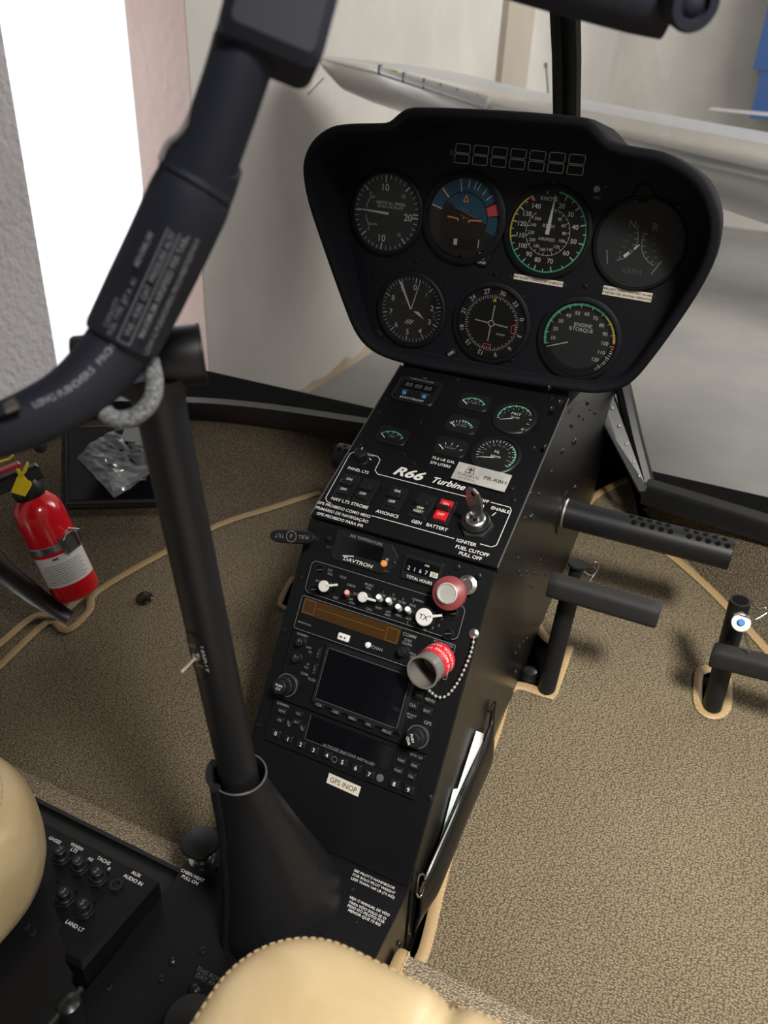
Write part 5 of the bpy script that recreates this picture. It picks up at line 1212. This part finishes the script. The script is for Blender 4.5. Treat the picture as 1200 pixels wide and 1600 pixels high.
b.tube(catmull(q, 3), .0010, 8); b.build('rim_highlight', st, Ws)['label'] = 'rim light along the upper arm shaped as a thin bright tube'  # thin tube added to draw the rim light on the arm
# pivot lug joining arm and head, and cable loop
b = MB('armt'); b.tube([at(205, 560, .38), at(215, 590, .42), tp + (ha - tp) * .35], [.012, .013, .012], 16); b.build('pivot_lug', st, Ws)
M['braid'] = mat('braided_cable', (.10, .11, .12), .55, bump=(900, 1.0, .0015), var=(600, (.30, .32, .34), .4, .6))
b = MB('braid'); b.tube(catmull([at(u, v, d) for u, v, d in ((222, 545, .39), (236, 566, .385), (242, 598, .382), (235, 628, .380), (212, 650, .380), (184, 655, .378), (165, 645, .376), (160, 625, .38), (178, 600, .39))], 6), .0042, 12); b.build('cable_loop', st, Ws)
b = MB('alu'); b.tube([at(8, 640, .345), at(26, 630, .345)], [.0022, .0026], 10); b.mat('armt'); b.tube([at(-20, 652, .345), at(10, 637, .345)], [.0024, .0024], 10); b.build('arm_screw', st, Ws)
# right end of the control bar at the top of the picture
g = thing('bar_end', 'blurred black rounded bar end with ring at the very top right', 'bar', Matrix.Translation(at(1080, 15, .36)))
Wg = Matrix.Translation(-at(1080, 15, .36))
b = MB('armt'); Q_, rr = dense([at(u, v, .37) for u, v in ((760, -75), (850, -48), (930, -28), (1000, -12), (1050, -2))], [52 * .37 / FPX, 52 * .37 / FPX, 54 * .37 / FPX, 56 * .37 / FPX, 56 * .37 / FPX]); b.tube(Q_, rr, 28); b.build('bar', g, Wg)
e0, e1 = at(1040, -22, .375), at(1088, 8, .345); Qe = Matrix.Translation(e0) @ (e1 - e0).to_track_quat('Z', 'Y').to_matrix().to_4x4(); Le = (e1 - e0).length
b = MB('armt'); b.lathe([(0, 0), (.010, 0), (.0112, Le * .3), (.0112, Le - .002), (.0100, Le), (.0062, Le), (.0058, Le - .003), (.003, Le - .001), (0, Le)], Qe, 32); b.build('end_cap', g, Wg)

# ================================================================== seat cushions
def cushion(lab, x0, y0, x1, y1, zt, r, seams, seam_x=None):   # x0..x1, y0..y1 outline at height zt
    cx, cy, w, d = (x0 + x1) / 2, (y0 + y1) / 2, x1 - x0, y1 - y0
    g = thing('seat_cushion', lab, 'seat cushion', Matrix.Translation((cx, cy, zt)), 'front seat cushions')
    def ringo(ins, z):
        rr = max(r - ins * .6, .012); P = rrect((0, 0), (w - 2 * ins, d - 2 * ins), rr, 9); out = []
        for x, y in P:
            k = 0
            if seam_x is not None: k = -.010 * math.exp(-((x - seam_x) / .007) ** 2) * (1 if z > -.03 else .3)
            out.append(Vector((x, y, z + k)))
        # extra points along the straight sides
        Q = []
        for i in range(len(out)):
            a, c_ = out[i], out[(i + 1) % len(out)]; n = 64 if i % 10 == 9 else 1
            for j in range(n):
                p = a.lerp(c_, j / n)
                if seam_x is not None and n > 1: p.z = z - .010 * math.exp(-((p.x - seam_x) / .007) ** 2) * (1 if z > -.03 else .3)
                Q.append(p)
        return Q
    prof = [(.030, -.080), (.006, -.074), (-.001, -.05), (0, -.02), (.0015, -.004), (.006, .010), (.013, .018), (.024, .0235), (.045, .028), (.08, .032), (.13, .034), (.19, .035)]
    b = MB('leather'); b.loft([ringo(a, z) for a, z in prof], cap0=True, cap1=True); b.build('cover', g, None, 80, sub=1)
    t = MB('thread')
    for ins, z in seams:
        P = ringo(ins, z)
        acc = 0; on = None
        for i in range(len(P)):
            p, q = P[i], P[(i + 1) % len(P)]; L = (q - p).length; m = max(1, round(L / .0062))
            for j in range(m): t.tube([p.lerp(q, (j + .2) / m), p.lerp(q, (j + .8) / m)], .00045, 5)
    t.build('stitching', g)['kind'] = 'stuff'
    return g, ringo
g, rg_ = cushion('cream leather right seat cushion with a centre seam at the bottom centre edge', .060, -.80, .52, -.290, -.004, .060, [(.0085, .0129)], seam_x=-.102)
b = MB('seam'); M['seam'] = mat('seam_crease', (.22, .14, .07), .6); b.tube(catmull([(-.102, .2595, -.030), (-.102, .2575, -.012), (-.102, .248, .002), (-.102, .232, .0115), (-.102, .20, .0165), (-.102, .13, .0195)], 5), .0014, 8); b.build('centre_seam', g)
g, rg_ = cushion('cream leather left seat cushion at the left edge with double stitched seam', -.57, -.76, -.143, -.240, -.068, .085, [(.018, .0222), (.034, .0268)])
b = MB('leather'); Pp = rg_(.026, .0240); b.tube(Pp + [Pp[0]], .0020, 8); b.build('piping', g)

# ================================================================== rudder pedals
PG = 'rudder pedals'
def pedal(u_top, v_top, base, dtop, w0, w1, lab, blue):
    top = at(u_top, v_top, dtop); g = thing('rudder_pedal', lab, 'pedal', Matrix.Translation(base), PG); Wl = Matrix.Translation(-base)
    ax = (top - base).normalized()
    r = .0112
    low = base - ax * .03
    b = MB('tube')
    if blue: b.tube([low, base, top], r, 28)
    else: b.tube([low, base, base.lerp(top, .78)], r, 28); b.tube([base.lerp(top, .76), top], .0075, 20); b.tube([top, top + ax * .003], .0108, 24)
    if blue: b.mat('void'); b.tube([top - ax * .002, top + ax * .0003], .0085, 20)
    b.build('shaft', g, Wl)
    p0, p1 = w0, w1; d = (p1 - p0).normalized(); fwd_ = d.cross(ax).normalized()
    o = []; hw, hh = .0075, .0150
    hh = .0140
    prof = rrect((0, 0), (2 * hh, 2 * .0115), .0085, 5)
    b = MB('rub'); rings = []
    n_ = 10
    for i in range(n_ + 1):
        t = i / n_; k = 1.0 if 0 < i < n_ else .90; c_ = p0.lerp(p1, t); rings.append([c_ + ax * (p[0] * k) + fwd_ * (p[1] * k) for p in prof])
    rings.insert(1, [p0 + d * .002 + ax * p[0] + fwd_ * p[1] for p in prof]); rings.insert(-1, [p1 - d * .002 + ax * p[0] + fwd_ * p[1] for p in prof])
    b.loft(rings, cap0=True, cap1=True); b.build('foam_grip', g, Wl, 50)
    return g, Wl, top, ax, base, d
n_fl = FL.col[2].xyz; P_fl = FL.col[3].xyz
bL = onp(853, 1078, P_fl, n_fl); 
g, Wl, top, ax, base, d = pedal(902, 884, bL, .915, at(858, 912, .905), at(1030, 962, .865), 'left rudder pedal with black foam bar, standing beside the console', False)
b = MB('chrome'); b.tube(catmull([at(u, v, .905) for u, v in ((912, 893), (922, 899), (932, 893), (936, 882), (930, 878), (926, 884), (932, 892), (926, 902), (921, 911))], 5), .0007, 6); b.build('safety_pin', g, Wl)
bR = onp(1112, 1106, P_fl, n_fl)
g, Wl, top, ax, base, d = pedal(1157, 938, bR, .885, at(1112, 1022, .905), at(1290, 1066, .845), 'right rudder pedal with black foam bar and blue centred quick release pin', True)
pc_ = at(1158, 973, .868); Qp = Matrix.Translation(pc_) @ (CAM - pc_ + Vector((0, 0, .1))).to_track_quat('Z', 'Y').to_matrix().to_4x4()
b = MB('plac'); b.cyl(.0100, -.002, .001, .0005, Qp, 28); b.cyl(.004, -.012, -.002, 0, Qp, 12); b.build('pin_washer', g, Wl)
b = MB('blue'); b.cyl(.0038, .001, .004, .001, Qp, 18); b.build('pin_button', g, Wl)['label'] = 'blue release button'
b = MB('chrome'); b.tube(catmull([at(u, v, .862) for u, v in ((1146, 960), (1158, 957), (1168, 962), (1176, 962), (1186, 952), (1196, 950), (1198, 957), (1188, 964), (1177, 968), (1168, 960))], 5), .0007, 6); b.tube(catmull([at(u, v, .872) for u, v in ((1163, 985), (1168, 1000), (1172, 1020), (1166, 1005), (1163, 988))], 4), .0006, 6); b.build('pin_ring', g, Wl)
# dark root fitting of the left pedal
b = MB('satin'); p_ = onp(815, 1052, P_fl, n_fl); b.lathe([(.012, -.01), (.012, .004), (.009, .012), (.005, .014), (0, .014)], seg=20); o = b.build('pedal_bearing', None, Matrix.Translation(p_ + Vector((.010, 0, -.003)))); tag(o, 'small black bearing cap in the carpet cutout behind the left pedal', 'bearing')

# ================================================================== fire extinguisher
eb = onp(120, 934, P_fl, n_fl) ; eb = at(122, 926, 1.06); et = at(47, 772, 1.00)
ea = (et - eb); EL = ea.length; 
EF = Matrix.Translation(eb) @ ea.to_track_quat('Z', 'Y').to_matrix().to_4x4()
cam_l = (EF.inverted() @ CAM); phi = atan2(cam_l.y, cam_l.x); EF = EF @ RZ(phi)         # local +x faces the viewer side
g = thing('fire_extinguisher', 'red fire extinguisher with yellow tag strapped at the left wall', 'fire extinguisher', EF)
re = .0305
b = MB('fred'); b.lathe([(0, .002), (re * .80, 0), (re * .95, .003), (re, .009), (re, EL * .80), (re * .97, EL * .86), (re * .86, EL * .92), (re * .65, EL * .97), (re * .42, EL), (0, EL)], seg=48); b.build('cylinder', g)
b = MB('lab'); b.lathe([(re + .0004, EL * .18), (re + .0004, EL * .47)], seg=36, a0=-1.25, a1=1.25)
b.mat('dim2')
for i in range(9):
    z = EL * (.21 + .022 * i); b.lathe([(re + .0007, z), (re + .0007, z + .0007)], seg=24, a0=-1.0 + .1 * (i % 3), a1=.7 + .12 * (i % 2))
b.lathe([(re + .0007, EL * .435), (re + .0007, EL * .455)], seg=8, a0=-.35, a1=-.1)
b.build('label', g, fix=False)['label'] = 'white instruction label'
b = MB('steel'); b.lathe([(re + .0006, EL * .50), (re + .0016, EL * .505), (re + .0016, EL * .565), (re + .0006, EL * .57)], seg=48); b.build('clamp_band', g)
b = MB('steel'); a = .55
X = RZ(a) @ T(re + .004, 0, EL * .535)
b.add([(-.003, -.012, -.010), (.004, -.012, -.010), (.004, .010, -.010), (-.003, .010, -.010), (-.003, -.012, .012), (.004, -.012, .012), (.004, .010, .012), (-.003, .010, .012)], [(0, 3, 2, 1), (4, 5, 6, 7), (0, 1, 5, 4), (1, 2, 6, 5), (2, 3, 7, 6), (3, 0, 4, 7)], X)
b.tube([X @ Vector(p) for p in ((.006, -.011, -.008), (.009, -.013, .010), (.008, 0, .020), (.009, .012, .012), (.006, .011, -.006))], .0015, 8)
b.build('clamp_latch', g)['label'] = 'steel over-centre latch'
b = MB('blk'); b.lathe([(0, EL - .004), (.018, EL - .004), (.020, EL + .006), (.017, EL + .018), (0, EL + .018)], seg=24)
b.box((0, -.022, EL + .024), (.022, .090, .018), ch=.003); b.build('valve_body', g)
b = MB('fred'); b.add([], []); b.box((.0, -.035, EL + .040), (.020, .080, .005), RZ(0), ch=.0015); M['fredh'] = mat('red_lever', (.42, .03, .045), .4); b.mats = ['fredh']; b.build('lever', g)['label'] = 'dull red lever'
# yellow tag hanging on the valve
tg = thing('seal_tag', 'yellow plastic seal tag hanging on the extinguisher valve', 'tag', Matrix.Translation(at(34, 758, .955)))
Wt = Matrix.Translation(-at(34, 758, .955))
pc_ = at(34, 758, .955); TF = frame(pc_, RX * 1 + RD * .15, -RD + RF * .2); tl = TF.inverted()
b = MB('tagy'); k = .955 / FPX; b.prism([(-14 * k, -14 * k), (9 * k, -17 * k), (15 * k, 3 * k), (12 * k, 8 * k), (6 * k, 10 * k), (-1 * k, 16 * k), (-10 * k, 12 * k)], -.0008, .0008, .0004)
b.outline([(-6 * k, -6 * k), (6 * k, -7 * k), (7 * k, 2 * k), (-4 * k, 3 * k)], .0008, .0012); b.build('tag_plate', tg, Wt @ TF)
b = MB('tagy'); b.tube(catmull([at(u, v, .952) for u, v in ((32, 745), (27, 733), (35, 739), (43, 722), (40, 735), (33, 744))], 4), .0014, 8); b.build('tie', tg, Wt)
b = MB('tagy'); b.tube(catmull([at(u, v, .93) for u, v in ((-12, 725), (2, 721), (14, 717), (20, 711))], 4), .0028, 8, flat=.5); o = b.build('yellow_strap'); tag(o, 'end of a yellow strip just above the extinguisher lever at the left edge', 'strip')
# wall plate behind the extinguisher and black strip
b = MB('satin'); b.tube([at(-60, 820, 1.02), at(0, 888, 1.02), at(60, 934, 1.03), at(108, 966, 1.04)], [.018, .018, .016, .013], 8, flat=.3, up=(0, 0, 1)); struct(b.build('trim_7'))
# flat black pouch with plastic bag
PA = onz(96, 668, -.085); PB = onz(300, 666, -.085); PA = Vector((PA.x + .012, PA.y - .028, PA.z)); PB = Vector((PB.x + .012, PB.y - .028, PB.z))
PF = frame(PA + Vector((.004, -.004, .004)), PB - PA, (-.19, .19, .165))
def p_(u, v): return loc(PF, u, v)
po = thing('document_pouch', 'flat black pouch with clear plastic window on the left nose wall behind the stick', 'pouch', PF)
q = [p_(97, 668), p_(272, 664), p_(282, 790), p_(106, 794), p_(97, 785)]
b = MB('leather_b'); b.prism(q, -.006, .004, .002); b.build('pouch_back', po)
q = [p_(108, 674), p_(262, 670), p_(268, 780), p_(110, 784)]
b = MB('glassk'); b.prism(q, .004, .0048, .0004); b.build('window_sheet', po, smooth=0)['label'] = 'glossy clear window'
b = MB('leather_b'); b.tube([(*p_(104, 668), .004), (*p_(106, 790), .004), (*p_(280, 785), .004)], .0028, 8); b.build('border', po)
bgc = thing('plastic_bag', 'crumpled clear plastic bag with papers marked PR lying on the black pouch', 'bag', PF @ T(*p_(190, 735), .006))
cx0, cy0 = p_(190, 735)
b = MB('bag'); pts = []; random.seed(3)
cor = [p_(120, 718), p_(196, 668), p_(262, 690), p_(252, 742), p_(182, 782), p_(150, 745)]
N_ = 14; vs = []; fs = []
c00, c10, c11, c01 = p_(122, 720), p_(192, 664), p_(262, 730), p_(180, 782)
for i in range(N_ + 1):
    for j in range(N_ + 1):
        s, t = i / N_, j / N_
        x = (c00[0] * (1 - s) + c10[0] * s) * (1 - t) + (c01[0] * (1 - s) + c11[0] * s) * t; y = (c00[1] * (1 - s) + c10[1] * s) * (1 - t) + (c01[1] * (1 - s) + c11[1] * s) * t
        vs.append((x - cx0 + random.uniform(-.0008, .0008), y - cy0 + random.uniform(-.0008, .0008), .001 + random.random() * .0075 * min(1, 6 * s * (1 - s) + .2) + .004 * sin(5 * s + 3 * t)))
for i in range(N_):
    for j in range(N_): a = i * (N_ + 1) + j; fs += [(a, a + 1, a + N_ + 2), (a, a + N_ + 2, a + N_ + 1)]
b.add(vs, fs); b.build('bag_film', bgc, smooth=20, fix=False)
M['papd'] = mat('paper_in_bag', (.24, .25, .26), .5)
q = [p_(200, 668), p_(226, 664), p_(234, 700), p_(205, 697), p_(190, 690)]
b = MB('papd'); b.prism([(x - cx0, y - cy0) for x, y in [p_(196, 672), p_(250, 668), p_(256, 708), p_(190, 690)]], -.001, .0004); b.mat('ink').text('PR-', p_(210, 697)[0] - cx0, p_(210, 697)[1] - cy0, .0085, .0006, bold=.02, rot=-.05); b.build('note', bgc, smooth=0, fix=False)
b = MB('papd'); q = [p_(168, 742), p_(232, 728), p_(236, 742), p_(178, 772)]; b.prism([(x - cx0, y - cy0) for x, y in q], -.001, .0003); b.build('papers', bgc, smooth=0)
b = MB('rub'); x_ = at(63, 697, 1.12); b.lathe([(.0095, 0), (.009, .003), (.005, .005), (0, .0055)], seg=20); o = b.build('wall_button', None, Matrix.Translation(at(63, 697, 1.085)) @ (CAM - x_).to_track_quat('Z', 'Y').to_matrix().to_4x4()); tag(o, 'round dark button on the left carpeted wall above the extinguisher', 'button')
